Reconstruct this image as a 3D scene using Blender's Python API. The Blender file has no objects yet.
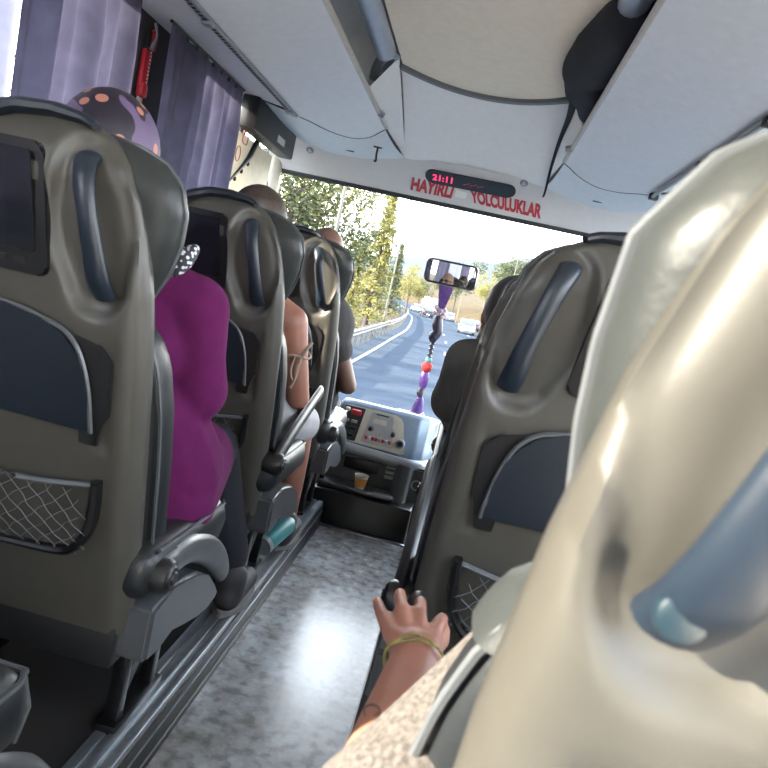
import bpy, bmesh, math, random
from mathutils import Vector, Matrix
PI = math.pi
rnd = random.Random(7)
S = bpy.context.scene
COL = S.collection

# ------------------------------------------------------------------ materials
def nt(name):
    m = bpy.data.materials.new(name); m.use_nodes = True
    return m, m.node_tree, m.node_tree.nodes['Principled BSDF']
def mat(name, col, rough=.5, metal=0, var=.06, scale=30, bump=0, bscale=200, spec=.5, coat=0, trans=0):
    m, t, b = nt(name)
    b.inputs['Roughness'].default_value = rough
    b.inputs['Metallic'].default_value = metal
    b.inputs['Specular IOR Level'].default_value = spec
    b.inputs['Coat Weight'].default_value = coat
    tc = t.nodes.new('ShaderNodeTexCoord')
    n = t.nodes.new('ShaderNodeTexNoise'); n.inputs['Scale'].default_value = scale; n.inputs['Detail'].default_value = 4
    t.links.new(tc.outputs['Object'], n.inputs['Vector'])
    r = t.nodes.new('ShaderNodeValToRGB')
    r.color_ramp.elements[0].position = .3; r.color_ramp.elements[1].position = .7
    r.color_ramp.elements[0].color = [c*(1-var) for c in col]+[1]
    r.color_ramp.elements[1].color = [min(1, c*(1+var)) for c in col]+[1]
    t.links.new(n.outputs['Fac'], r.inputs['Fac']); t.links.new(r.outputs['Color'], b.inputs['Base Color'])
    if bump:
        n2 = t.nodes.new('ShaderNodeTexNoise'); n2.inputs['Scale'].default_value = bscale; n2.inputs['Detail'].default_value = 3
        t.links.new(tc.outputs['Object'], n2.inputs['Vector'])
        bp = t.nodes.new('ShaderNodeBump'); bp.inputs['Strength'].default_value = bump; bp.inputs['Distance'].default_value = .002
        t.links.new(n2.outputs['Fac'], bp.inputs['Height']); t.links.new(bp.outputs['Normal'], b.inputs['Normal'])
    if trans:
        tr = t.nodes.new('ShaderNodeBsdfTranslucent'); t.links.new(r.outputs['Color'], tr.inputs['Color'])
        mx = t.nodes.new('ShaderNodeMixShader'); mx.inputs[0].default_value = trans
        t.links.new(b.outputs[0], mx.inputs[1]); t.links.new(tr.outputs[0], mx.inputs[2])
        t.links.new(mx.outputs[0], t.nodes['Material Output'].inputs['Surface'])
    return m
def emit(name, col, k):
    m, t, b = nt(name)
    b.inputs['Base Color'].default_value = (*col, 1)
    b.inputs['Emission Color'].default_value = (*col, 1); b.inputs['Emission Strength'].default_value = k
    return m
def dots(name, base, spot, scale, thr, rough=.7, alt=None):
    m, t, b = nt(name); b.inputs['Roughness'].default_value = rough
    tc = t.nodes.new('ShaderNodeTexCoord'); v = t.nodes.new('ShaderNodeTexVoronoi'); v.inputs['Scale'].default_value = scale
    v.inputs['Randomness'].default_value = .6
    t.links.new(tc.outputs['Object'], v.inputs['Vector'])
    r = t.nodes.new('ShaderNodeValToRGB'); r.color_ramp.interpolation = 'CONSTANT'
    r.color_ramp.elements[0].color = (*spot, 1); r.color_ramp.elements[1].position = thr; r.color_ramp.elements[1].color = (*base, 1)
    t.links.new(v.outputs['Distance'], r.inputs['Fac'])
    out = r.outputs['Color']
    if alt:
        n = t.nodes.new('ShaderNodeTexNoise'); n.inputs['Scale'].default_value = 9; t.links.new(tc.outputs['Object'], n.inputs['Vector'])
        r2 = t.nodes.new('ShaderNodeValToRGB'); r2.color_ramp.interpolation = 'CONSTANT'
        r2.color_ramp.elements[0].color = (*base, 1); r2.color_ramp.elements[1].position = .5; r2.color_ramp.elements[1].color = (*alt, 1)
        t.links.new(n.outputs['Fac'], r2.inputs['Fac'])
        mx = t.nodes.new('ShaderNodeMixRGB'); gt = t.nodes.new('ShaderNodeMath'); gt.operation = 'LESS_THAN'; gt.inputs[1].default_value = thr
        t.links.new(v.outputs['Distance'], gt.inputs[0]); t.links.new(gt.outputs[0], mx.inputs[0])
        t.links.new(r2.outputs['Color'], mx.inputs[1]); mx.inputs[2].default_value = (*spot, 1)
        out = mx.outputs[0]
    t.links.new(out, b.inputs['Base Color'])
    return m
def glass(name, tint, refl):
    m = bpy.data.materials.new(name); m.use_nodes = True; t = m.node_tree; t.nodes.clear()
    o = t.nodes.new('ShaderNodeOutputMaterial'); a = t.nodes.new('ShaderNodeBsdfTransparent'); a.inputs[0].default_value = (*tint, 1)
    g = t.nodes.new('ShaderNodeBsdfGlossy'); g.inputs['Roughness'].default_value = .02
    mx = t.nodes.new('ShaderNodeMixShader'); mx.inputs[0].default_value = refl
    t.links.new(a.outputs[0], mx.inputs[1]); t.links.new(g.outputs[0], mx.inputs[2]); t.links.new(mx.outputs[0], o.inputs['Surface'])
    return m
M = dict(
    shell=mat('seat_plastic', (0.05174, 0.04858, 0.04118), .42, var=.04, bump=.05, bscale=500),
    navy=mat('navy_vinyl', (0.006, 0.01, 0.017), .45, bump=.2, bscale=180),
    handle=mat('navy_handle_plastic', (0.0096, 0.0156, 0.0252), .38, bump=.05),
    greyleather=mat('grey_leatherette', (0.02448, 0.02709, 0.02676), .42, spec=.3, bump=.25, bscale=120),
    darkleather=mat('dark_leatherette', (0.0099, 0.0117, 0.0135), .42, bump=.25, bscale=120),
    cover=mat('grey_cover_plastic', (0.066, 0.069, 0.075), .35),
    darkcover=mat('charcoal_plastic', (0.01078, 0.01078, 0.01155), .4),
    black=mat('black_plastic', (0.00432, 0.00432, 0.00504), .35),
    screen=mat('glossy_screen', (.008, .009, .012), .08, spec=.6),
    piping=mat('grey_piping', (0.0715, 0.077, 0.0825), .35),
    brass=mat('brass_screw', (.55, .42, .22), .25, metal=1),
    bluecap=mat('blue_cap', (0.0072, 0.018, 0.026), .35),
    netcord=mat('net_cord', (0.0924, 0.1008, 0.1092), .6),
    alu=mat('brushed_aluminium', (0.336, 0.368, 0.4), .32, metal=.8, var=.12),
    silver=mat('silver_plastic', (0.336, 0.36, 0.376), .28, metal=.45),
    bluesilver=mat('pale_blue_plastic', (0.195, 0.255, 0.3225), .3, metal=.2),
    ceil=mat('beige_headliner', (0.95, 0.8407, 0.6639), .8, var=.03, bump=.15, bscale=400),
    dome=mat('pale_grey_panel', (.92, .92, .89), .55, var=.02),
    header=mat('grey_header_panel', (0.7568, 0.748, 0.7304), .55, var=.02),
    bin=mat('grey_locker_panel', (0.8428, 0.8624, 0.8722), .42, var=.03),
    nose=mat('blue_grey_panel', (0.8, 0.87, 0.89), .42, var=.03),
    lip=mat('cream_edge', (.58, .55, .48), .4),
    rubber=mat('black_rubber', (.03, .033, .036), .6),
    seam=mat('grey_seam_trim', (.16, .165, .17), .55),
    pipe=mat('bluish_tube', (.36, .42, .50), .3, coat=.3),
    wall=mat('charcoal_wall_cloth', (.06, .06, .066), .8),
    bouncewall=mat('pale_bounce_wall', (.80, .79, .77), .7), bouncefloor=mat('pale_bounce_floor', (.55, .53, .50), .7),  # pale colours chosen to bounce sunlight up to the ceiling
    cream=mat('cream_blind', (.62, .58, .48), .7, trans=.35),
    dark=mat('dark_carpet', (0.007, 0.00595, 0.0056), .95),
    red=mat('red_plastic', (.50, .02, .035), .35),
    redtxt=mat('red_vinyl_letters', (.60, .055, .065), .5, var=.1),
    white=mat('white_plastic', (0.6, 0.6, 0.592), .4),
    led=emit('red_led', (1, .05, .16), .15), leddim=emit('dim_red_led', (.45, .06, .10), .06),
    lens=mat('smoked_display_lens', (.035, .05, .065), .3),
    skin=mat('skin', (0.252, 0.129, 0.087), .5, var=.1, scale=18), tanskin=mat('tanned_skin', (0.276, 0.12, 0.081), .5, var=.1, scale=18),
    darkskin=mat('darker_tanned_skin', (0.168, 0.09, 0.063), .5, var=.1, scale=18),
    magenta=mat('magenta_cloth', (.085, .0085, .058), .95, spec=.15, var=.08, bump=.3, bscale=60),
    tee=mat('dark_grey_cotton', (.045, .043, .042), .9, bump=.3, bscale=80),
    tee2=mat('charcoal_cotton', (.10, .10, .095), .9, bump=.3, bscale=80),
    heather=None,
    jeans=mat('dark_trousers', (0.012, 0.0132, 0.018), .9), whitecloth=mat('white_cloth', (0.33, 0.33, 0.336), .8, var=.06, scale=20, bump=.4, bscale=40),
    straps=mat('beige_strap', (0.3, 0.228, 0.18), .7),
    hair=mat('brown_hair', (0.0448, 0.0288, 0.0208), .55, var=.4, scale=80), blackhair=mat('black_hair', (0.0192, 0.0176, 0.0176), .5, var=.3, scale=80),
    scarf=dots('polka_dot_scarf', (.012, .008, .018), (.42, .17, .12), 26, .30, .6, (.11, .075, .15)),
    check=dots('black_white_speckle_cloth', (.02, .02, .03), (.6, .6, .62), 95, .36),
    curtain=None,
    teal=mat('teal_plastic', (0.035, 0.224, 0.231), .35), shoe=mat('dark_shoe', (.03, .03, .034), .6), sole=mat('grey_sole', (.2, .19, .18), .7),
    purple=mat('purple_satin', (0.065, 0.0225, 0.15), .4, var=.3, scale=60), pinkbead=mat('pinkish_white_beads', (0.42, 0.315, 0.364), .4, var=.3),
    blackbead=mat('black_satin', (.02, .012, .03), .4), redbead=mat('red_pompom', (0.3025, 0.0165, 0.0165), .8), tealbead=mat('teal_beads', (0.048, 0.21, 0.228), .4),
    paper=mat('white_paper', (.75, .7, .62), .7), orange=mat('orange_print', (.62, .27, .06), .6),
    mirror=None, blackcloth=mat('black_cloth', (.018, .021, .027), .9, bump=.4, bscale=60),
    yellowcord=mat('yellow_cord', (.22, .205, .05), .6, var=.4, scale=300), ink=mat('tattoo_ink', (.09, .05, .04), .6),
    carwhite=mat('white_car_paint', (0.154, 0.154, 0.154), .25, coat=.15), cardark=mat('dark_car_paint', (0.012, 0.0128, 0.016), .25, coat=.1, spec=.25), carsilver=mat('silver_car_paint', (0.084, 0.0882, 0.093), .25, coat=.5),
    carglass=mat('car_glass', (.02, .025, .03), .1), tyre=mat('tyre_rubber', (.015, .015, .016), .8), tail=mat('tail_lamp', (.5, .03, .03), .3),
    galv=mat('galvanised_steel', (0.035, 0.0365, 0.038), .5, metal=.3, var=.15, scale=3), pole=mat('pole_steel', (0.035, 0.035, 0.034), .5),
    bark=mat('bark', (0.025, 0.02, 0.016), .9, var=.3, scale=12), lampglass=mat('lamp_glass', (.7, .7, .68), .3),
    leafy=mat('yellow_green_needles', (0.1035, 0.09734, 0.0243), .8, var=.35, scale=1.5, trans=.3), leafg=mat('green_needles', (0.0288, 0.0376, 0.0112), .8, var=.4, scale=1.5, trans=.3),
    leafd=mat('dark_green_needles', (.03, .045, .015), .8, var=.4, scale=1.5, trans=.25),
    navybtn=mat('grey_buttons', (.3, .3, .3), .4), creampanel=mat('worn_cream_plastic', (0.51, 0.4675, 0.3825), .4, var=.08),
)
# heathered pale knit
m, t, b = nt('pale_heather_knit'); b.inputs['Roughness'].default_value = .95
tc = t.nodes.new('ShaderNodeTexCoord'); n = t.nodes.new('ShaderNodeTexNoise'); n.inputs['Scale'].default_value = 260; n.inputs['Detail'].default_value = 5
t.links.new(tc.outputs['Object'], n.inputs['Vector']); r = t.nodes.new('ShaderNodeValToRGB')
r.color_ramp.elements[0].position = .35; r.color_ramp.elements[0].color = (.042, .037, .034, 1); r.color_ramp.elements[1].position = .65; r.color_ramp.elements[1].color = (.105, .092, .084, 1)
t.links.new(n.outputs['Fac'], r.inputs['Fac']); t.links.new(r.outputs['Color'], b.inputs['Base Color']); M['heather'] = m
M['curtain'] = mat('violet_curtain_velvet', (0.085, 0.08075, 0.1318), .85, var=.18, scale=14, bump=.2, bscale=150, trans=.22)
m, t, b = nt('mirror_silver'); b.inputs['Base Color'].default_value = (.75, .8, .8, 1); b.inputs['Metallic'].default_value = 1; b.inputs['Roughness'].default_value = .03; M['mirror'] = m
# worn aisle vinyl
m, t, b = nt('worn_grey_vinyl'); tc = t.nodes.new('ShaderNodeTexCoord')
n = t.nodes.new('ShaderNodeTexNoise'); n.inputs['Scale'].default_value = 5; n.inputs['Detail'].default_value = 8; n.inputs['Roughness'].default_value = .7
n2 = t.nodes.new('ShaderNodeTexNoise'); n2.inputs['Scale'].default_value = 28; n2.inputs['Detail'].default_value = 6
for q in (n, n2): t.links.new(tc.outputs['Object'], q.inputs['Vector'])
r = t.nodes.new('ShaderNodeValToRGB'); e = r.color_ramp.elements
e[0].position = .32; e[0].color = (.20, .185, .17, 1); e[1].position = .66; e[1].color = (.50, .53, .56, 1)
t.links.new(n.outputs['Fac'], r.inputs['Fac'])
r2 = t.nodes.new('ShaderNodeValToRGB'); r2.color_ramp.elements[0].position = .36; r2.color_ramp.elements[0].color = (.45, .42, .4, 1); r2.color_ramp.elements[1].position = .52; r2.color_ramp.elements[1].color = (1, 1, 1, 1)
t.links.new(n2.outputs['Fac'], r2.inputs['Fac'])
mx = t.nodes.new('ShaderNodeMixRGB'); mx.blend_type = 'MULTIPLY'; mx.inputs[0].default_value = .8
t.links.new(r.outputs['Color'], mx.inputs[1]); t.links.new(r2.outputs['Color'], mx.inputs[2]); t.links.new(mx.outputs[0], b.inputs['Base Color'])
rr = t.nodes.new('ShaderNodeMapRange'); rr.inputs[3].default_value = .16; rr.inputs[4].default_value = .34
t.links.new(n2.outputs['Fac'], rr.inputs[0]); t.links.new(rr.outputs[0], b.inputs['Roughness']); M['vinyl'] = m
M['glass'] = glass('windscreen_glass', (.95, .96, .955), .010)
M['tint'] = glass('side_window_glass', (.80, .82, .84), .05)
M['road'] = mat('asphalt', (0.0253, 0.03105, 0.0391), .95, spec=0, var=.12, scale=.8, bump=.1, bscale=40)
M['grass'] = mat('dry_grass', (0.02734, 0.01893, 0.00714), .95, spec=.05, var=.35, scale=.5)
M['hill'] = mat('hazy_hillside', (0.026, 0.0312, 0.036), 1, spec=.05, var=.12, scale=.012)  # distance haze put into the bluish colour
M['line'] = mat('road_paint', (0.063, 0.063, 0.0616), .7)

# ------------------------------------------------------------------ mesh builder
def lerp(a, b, t): return a+(b-a)*t
def interp(x, xs, ys):
    if x <= xs[0]: return ys[0]
    for i in range(len(xs)-1):
        if x <= xs[i+1]: return lerp(ys[i], ys[i+1], (x-xs[i])/(xs[i+1]-xs[i]))
    return ys[-1]
def sstep(x): x = max(0, min(1, x)); return x*x*(3-2*x)
def catmull(pts, n):
    P = [Vector(p) for p in pts]; out = []
    for i in range(len(P)-1):
        p0, p1, p2, p3 = P[max(i-1, 0)], P[i], P[i+1], P[min(i+2, len(P)-1)]
        for k in range(n):
            u = k/n
            out.append(.5*((2*p1)+(p2-p0)*u+(2*p0-5*p1+4*p2-p3)*u*u+(3*p1-p0-3*p2+p3)*u**3))
    out.append(P[-1]); return out
class MB:
    def __init__(s): s.bm = bmesh.new()
    def faces(s, V, F):
        vs = [s.bm.verts.new(v) for v in V]
        for f in F:
            try: s.bm.faces.new([vs[i] for i in f])
            except ValueError: pass
        return vs
    def box(s, c, d, bev=0, rot=None, seg=2):
        hx, hy, hz = d[0]/2, d[1]/2, d[2]/2
        V = [Vector((x, y, z)) for x in (-hx, hx) for y in (-hy, hy) for z in (-hz, hz)]
        if rot: V = [rot @ v for v in V]
        V = [v+Vector(c) for v in V]
        vs = s.faces(V, [(0, 1, 3, 2), (4, 6, 7, 5), (0, 4, 5, 1), (2, 3, 7, 6), (0, 2, 6, 4), (1, 5, 7, 3)])
        if bev:
            es = list({e for v in vs for e in v.link_edges})
            bmesh.ops.bevel(s.bm, geom=es, offset=bev, segments=seg, affect='EDGES', profile=.5)
        return s
    def grid(s, fn, nu, nv, cu=False, cv=False):
        V = [fn(i/(nu if cu else nu-1), j/(nv if cv else nv-1)) for j in range(nv) for i in range(nu)]
        F = []
        for j in range(nv if cv else nv-1):
            for i in range(nu if cu else nu-1):
                a, b2 = i, (i+1) % nu; c, d = j, (j+1) % nv
                F.append((c*nu+a, c*nu+b2, d*nu+b2, d*nu+a))
        return s.faces(V, F)
    def tube(s, path, rad, seg=10, flat=1, up=(1, 0, 0), smooth=0, cap=True):
        P = catmull(path, smooth) if smooth else [Vector(p) for p in path]
        n = len(P); R = rad if isinstance(rad, (list, tuple)) else [rad, rad]
        rings = []; up = Vector(up)
        for i, p in enumerate(P):
            d = (P[min(i+1, n-1)]-P[max(i-1, 0)]).normalized()
            a = up-d*up.dot(d)
            if a.length < 1e-4: a = Vector((0, 1, .01))-d*d.y
            a.normalize(); b2 = d.cross(a)
            f = i/(n-1)*(len(R)-1); k = min(int(f), len(R)-2); r = lerp(R[k], R[k+1], f-k)
            rings.append([p+a*math.cos(2*PI*j/seg)*r+b2*math.sin(2*PI*j/seg)*r*flat for j in range(seg)])
        V = [v for r in rings for v in r]
        F = [(i*seg+j, i*seg+(j+1) % seg, (i+1)*seg+(j+1) % seg, (i+1)*seg+j) for i in range(n-1) for j in range(seg)]
        if cap: F += [tuple(range(seg))[::-1], tuple((n-1)*seg+j for j in range(seg))]
        s.faces(V, F); return s
    def prism(s, pts, fn, d0, d1, bev=0, seg=2):
        n = len(pts); V = [fn(a, b2, d0) for a, b2 in pts]+[fn(a, b2, d1) for a, b2 in pts]
        F = [tuple(range(n))[::-1], tuple(range(n, 2*n))]+[(i, (i+1) % n, n+(i+1) % n, n+i) for i in range(n)]
        vs = s.faces(V, F)
        if bev:
            es = list({e for v in vs for e in v.link_edges})
            bmesh.ops.bevel(s.bm, geom=es, offset=bev, segments=seg, affect='EDGES')
        return s
    def ell(s, c, r, nu=16, nv=10, rot=None):
        def fn(u, v):
            th, ph = 2*PI*u, PI*v
            p = Vector((r[0]*math.sin(ph)*math.cos(th), r[1]*math.sin(ph)*math.sin(th), r[2]*math.cos(ph)))
            return (rot @ p if rot else p)+Vector(c)
        s.grid(fn, nu, nv, cu=True); return s
    def lathe(s, prof, c, axis='z', seg=24):
        def fn(u, v):
            k = min(int(round(v*(len(prof)-1))), len(prof)-1); r, h = prof[k]; x, y = r*math.cos(2*PI*u), r*math.sin(2*PI*u)
            p = {'z': (x, y, h), 'y': (x, h, y), 'x': (h, x, y)}[axis]
            return Vector(p)+Vector(c)
        s.grid(fn, seg, len(prof), cu=True); return s
    def build(s, name, material, parent=None, flip=1, smooth=True, loc=None, angle=40, weld=True):
        bm = s.bm
        if flip < 0:
            for v in bm.verts: v.co.x = -v.co.x
        if weld: bmesh.ops.remove_doubles(bm, verts=bm.verts, dist=1e-5)
        bmesh.ops.recalc_face_normals(bm, faces=bm.faces)
        me = bpy.data.meshes.new(name); bm.to_mesh(me); bm.free()
        for q in (material if isinstance(material, (list, tuple)) else [material]): me.materials.append(q)
        if smooth:
            for p in me.polygons: p.use_smooth = True
            try: me.set_sharp_from_angle(angle=math.radians(angle))
            except Exception: pass
        o = bpy.data.objects.new(name, me); COL.objects.link(o)
        if parent: o.parent = parent
        if loc: o.location = loc
        return o
def tag(o, label=None, cat=None, group=None, kind=None):
    for k, v in (('label', label), ('category', cat), ('group', group), ('kind', kind)):
        if v: o[k] = v
    return o
def thing(name, label, cat, loc=(0, 0, 0), group=None):
    o = bpy.data.objects.new(name, None); COL.objects.link(o); o.location = loc; o.empty_display_size = .1
    return tag(o, label, cat, group)
def struct(mb, name, material, **k): return tag(mb.build(name, material, **k), kind='structure')
def dup(root, loc, label):
    r = root.copy(); COL.objects.link(r); r.location = loc; r['label'] = label
    for ch in list(root.children):
        c = ch.copy(); COL.objects.link(c); c.parent = r
        for g in list(ch.children):
            d = g.copy(); COL.objects.link(d); d.parent = c
    return r
def text_mb(txt, size, depth, mapf, bold=.012, shear=0, sx=1):
    cu = bpy.data.curves.new('lettering', 'FONT'); cu.body = txt; cu.size = size; cu.extrude = .001; cu.offset = bold*size; cu.shear = shear; cu.align_x = 'LEFT'
    o = bpy.data.objects.new('lettering', cu); COL.objects.link(o)
    dg = bpy.context.evaluated_depsgraph_get(); me = bpy.data.meshes.new_from_object(o.evaluated_get(dg))
    mb = MB(); vs = [v.co.copy() for v in me.vertices]
    w = max(v.x for v in vs); x0 = min(v.x for v in vs)
    mb.faces([mapf((v.x-x0)/(w-x0), v.y/size, v.z/.001*depth) for v in vs], [tuple(p.vertices) for p in me.polygons])
    bpy.data.objects.remove(o); bpy.data.curves.remove(cu); bpy.data.meshes.remove(me)
    return mb
def blob(parts, voxel, smooth=6):
    """one continuous surface out of round cones and ellipsoids: parts = ('c', p0, r0, p1, r1) | ('e', centre, radii)"""
    mb = MB()
    for q in parts:
        if q[0] == 'c':
            p0, r0, p1, r1 = Vector(q[1]), q[2], Vector(q[3]), q[4]
            d = (p1-p0); L = d.length; d.normalize(); a = d.orthogonal().normalized(); b2 = d.cross(a); prof = []
            for k in range(7): th = PI/2*k/6; prof.append((-r0*math.cos(th), r0*math.sin(th)))
            for k in range(7): th = PI/2*k/6; prof.append((L+r1*math.sin(th), r1*math.cos(th)))
            def fn(u, v, prof=prof, p0=p0, d=d, a=a, b2=b2):
                k = min(int(round(v*(len(prof)-1))), len(prof)-1); h, r = prof[k]; r = max(r, 1e-5)
                return p0+d*h+a*math.cos(2*PI*u)*r+b2*math.sin(2*PI*u)*r
            mb.grid(fn, 14, len(prof), cu=True)
        else:
            mb.ell(q[1], q[2], 20, 14, q[3] if len(q) > 3 else None)
    bm = mb.bm; bmesh.ops.remove_doubles(bm, verts=bm.verts, dist=2e-5); bmesh.ops.recalc_face_normals(bm, faces=bm.faces)
    me = bpy.data.meshes.new('tmp'); bm.to_mesh(me); bm.free()
    o = bpy.data.objects.new('tmp', me); COL.objects.link(o)
    rm = o.modifiers.new('r', 'REMESH'); rm.mode = 'VOXEL'; rm.voxel_size = voxel
    if smooth:
        sm = o.modifiers.new('s', 'SMOOTH'); sm.iterations = smooth; sm.factor = .5
    dg = bpy.context.evaluated_depsgraph_get(); m2 = bpy.data.meshes.new_from_object(o.evaluated_get(dg))
    out = MB(); out.bm.from_mesh(m2)
    bpy.data.objects.remove(o); bpy.data.meshes.remove(me); bpy.data.meshes.remove(m2)
    return out

# ------------------------------------------------------------------ camera, light
F = 700.; CAM = Vector((.18, 0, 1.11))
R_ = Vector((.96749538, .23267189, -.09907816)); F_ = Vector((.12547601, -.10150868, .98688994)); D_ = Vector((-.21956425, .96724339, .12740392))
cam = bpy.data.cameras.new('camera'); co = bpy.data.objects.new('camera', cam); COL.objects.link(co)
ax = [Vector((R_[i], F_[i], -D_[i])) for i in range(3)]
mw = Matrix.Identity(4)
for i in range(3): mw[i][0], mw[i][1], mw[i][2], mw[i][3] = ax[0][i], -ax[1][i], -ax[2][i], CAM[i]
co.matrix_world = mw
cam.sensor_width = 36; cam.lens = 36*F/768; cam.clip_start = .02; cam.clip_end = 5000
cam.dof.use_dof = True; cam.dof.focus_distance = 3.0; cam.dof.aperture_fstop = 13
S.camera = co

W = bpy.data.worlds.new('sky'); S.world = W; W.use_nodes = True; t = W.node_tree
bg = t.nodes['Background']; tc = t.nodes.new('ShaderNodeTexCoord'); sp = t.nodes.new('ShaderNodeSeparateXYZ')
t.links.new(tc.outputs['Generated'], sp.inputs[0]); r = t.nodes.new('ShaderNodeValToRGB')
r.color_ramp.elements[0].position = 0; r.color_ramp.elements[0].color = (1, .98, .93, 1)
r.color_ramp.elements[1].position = .9; r.color_ramp.elements[1].color = (.62, .76, 1, 1)
t.links.new(sp.outputs['Z'], r.inputs['Fac']); t.links.new(r.outputs['Color'], bg.inputs['Color']); bg.inputs['Strength'].default_value = 2.2
sun = bpy.data.lights.new('sun', 'SUN'); sun.energy = 6.8; sun.angle = math.radians(.6); sun.color = (1, .87, .68)
so = bpy.data.objects.new('sun', sun); COL.objects.link(so)
el, az = math.radians(20), math.radians(27)
sd = Vector((-math.cos(el)*math.cos(az), -math.cos(el)*math.sin(az), math.sin(el)))
so.rotation_euler = sd.to_track_quat('Z', 'Y').to_euler(); so.location = (-8, -3, 6)
S.view_settings.view_transform = 'Standard'; S.view_settings.look = 'None'; S.view_settings.gamma = 1; S.view_settings.exposure = 3.2
S.cycles.use_denoising = True; S.cycles.max_bounces = 10; S.cycles.diffuse_bounces = 5; S.cycles.transparent_max_bounces = 16; S.cycles.sample_clamp_indirect = 6
#PART2
# ------------------------------------------------------------------ bus shell (setting)
def at(u, v, X=None, Y=None, Z=None):
    a, b2 = (u-384)/F, (v-384)/F
    d = Vector((R_.x*a+R_.y*b2+R_.z, F_.x*a+F_.y*b2+F_.z, -(D_.x*a+D_.y*b2+D_.z)))
    k = (X-CAM.x)/d.x if X is not None else (Y-CAM.y)/d.y if Y is not None else (Z-CAM.z)/d.z
    return CAM+d*k
def on_plane(u, v, p, n):
    d = at(u, v, Y=1)-CAM; return CAM+d*((Vector(p)-CAM).dot(n)/d.dot(n))
struct(MB().box((-.075, -.45, -.02), (.41, 7.1, .04)), 'floor', M['vinyl'])
for sx, nm, x, w_ in ((-1, 'left', -.76, .92), (1, 'right', .68, 1.10)):
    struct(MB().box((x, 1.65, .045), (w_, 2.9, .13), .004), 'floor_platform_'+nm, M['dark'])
    struct(MB().box((x, -1.9, .045), (w_, 4.18, .13), .004), 'floor_rear_'+nm, M['bouncefloor'])  # unseen floor behind the camera, made pale as a sunlight reflector
struct(MB().box((0, 3.8, -.42), (2.5, 1.5, .04)), 'floor_stairwell', M['dark'])
mb = MB()   # stepped aluminium nosing of the left platform
for x0, x1, z in ((-.284, -.306, .117), (-.306, -.314, .112), (-.314, -.338, .117), (-.338, -.345, .112), (-.345, -.368, .115)):
    mb.box(((x0+x1)/2, -.45, z-.015), (abs(x1-x0), 7.08, .03), .002)
struct(mb, 'trim_1', M['alu'])
mb = MB().box((-.2825, -.45, .05), (.006, 7.08, .10)).box((-.281, -.45, .012), (.012, 7.08, .02), .002)
struct(mb, 'baseboard_left', M['darkcover'])
struct(MB().box((-.279, -.45, .071), (.004, 7.08, .004)), 'trim_2', M['alu'])
struct(MB().box((.134, -.45, .055), (.008, 7.08, .11), .002), 'baseboard_right', M['darkcover'])
struct(MB().box((-.075, 3.103, .002), (.41, .02, .012), .002), 'trim_3', M['alu'])
# side walls with window openings, roof, back
for sx, nm, wins in ((-1, 'left', [(-3.8, -2.2), (-2.1, -.85), (-.75, 2.22), (2.76, 3.56), (3.64, 4.15)]), (1, 'right', [(-3.8, -2.2), (-2.1, -.85), (-.72, 1.5), (1.7, 3.2), (3.35, 4.15)])):
    mb = MB(); x = sx*1.205
    mb.box((x, .15 if sx < 0 else -.35, .43), (.05, 8.3 if sx < 0 else 7.3, 1.0)); mb.box((x, .15, 2.06), (.05, 8.3, .40))
    ys = [-4.0]+[q for w in wins for q in w]+[4.3]
    for i in range(0, len(ys), 2): mb.box((x, (ys[i]+ys[i+1])/2, 1.395), (.05, ys[i+1]-ys[i], .94))
    struct(mb, 'wall_'+nm, M['wall'] if sx < 0 else M['bouncewall'])  # right wall made pale to throw sunlight back inside
    for i, (a, b2) in enumerate(wins):
        n_ = i+1 if sx < 0 else i+6
        struct(MB().box((sx*1.222, (a+b2)/2, 1.395), (.006, b2-a-.002, .92)), 'window_%d' % n_, M['tint'])
mb = MB()   # glazed front passenger door ahead of the right seats
for y in (3.32, 4.18): mb.box((1.205, y, .45), (.05, .05, 1.0))
mb.box((1.205, 3.75, -.05), (.05, .9, .1)); struct(mb, 'door_1', M['rubber'])
struct(MB().box((1.222, 3.75, .46), (.006, .8, .93)), 'window_12', M['tint'])
struct(MB().box((0, .15, 2.28), (2.46, 8.3, .04)), 'roof', M['dome'])
struct(MB().box((0, -4.02, 1.1), (2.46, .05, 2.4)), 'wall_back', M['bouncewall'])  # unseen, made pale to bounce light forward
struct(MB().box((0, 4.26, 2.0), (2.46, .03, .6)), 'wall_front_upper', M['header'])
struct(MB().box((0, 4.43, -.05), (2.46, .05, .62)), 'wall_front', M['black'])
mb = MB(); mb.faces([(-1.18, 4.215, 1.69), (1.18, 4.215, 1.69), (1.18, 4.42, .24), (-1.18, 4.42, .24), (-1.18, 4.221, 1.69), (1.18, 4.221, 1.69), (1.18, 4.426, .24), (-1.18, 4.426, .24)],
                    [(0, 1, 2, 3), (7, 6, 5, 4), (0, 4, 5, 1), (3, 2, 6, 7), (0, 3, 7, 4), (1, 5, 6, 2)])
struct(mb, 'window_11', M['glass'], smooth=False)
struct(MB().tube([(-1.2, 4.205, 1.683), (1.2, 4.205, 1.683)], .016, 8), 'trim_4', M['rubber'])
for sx, nm in ((-1, 'left'), (1, 'right')):
    struct(MB().tube([(sx*1.17, 4.16, 1.95), (sx*1.17, 4.18, 1.70), (sx*1.19, 4.36, .3)], [.05, .045, .05], 14), 'pillar_'+nm, M['cream'] if sx < 0 else M['dome'])
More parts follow.
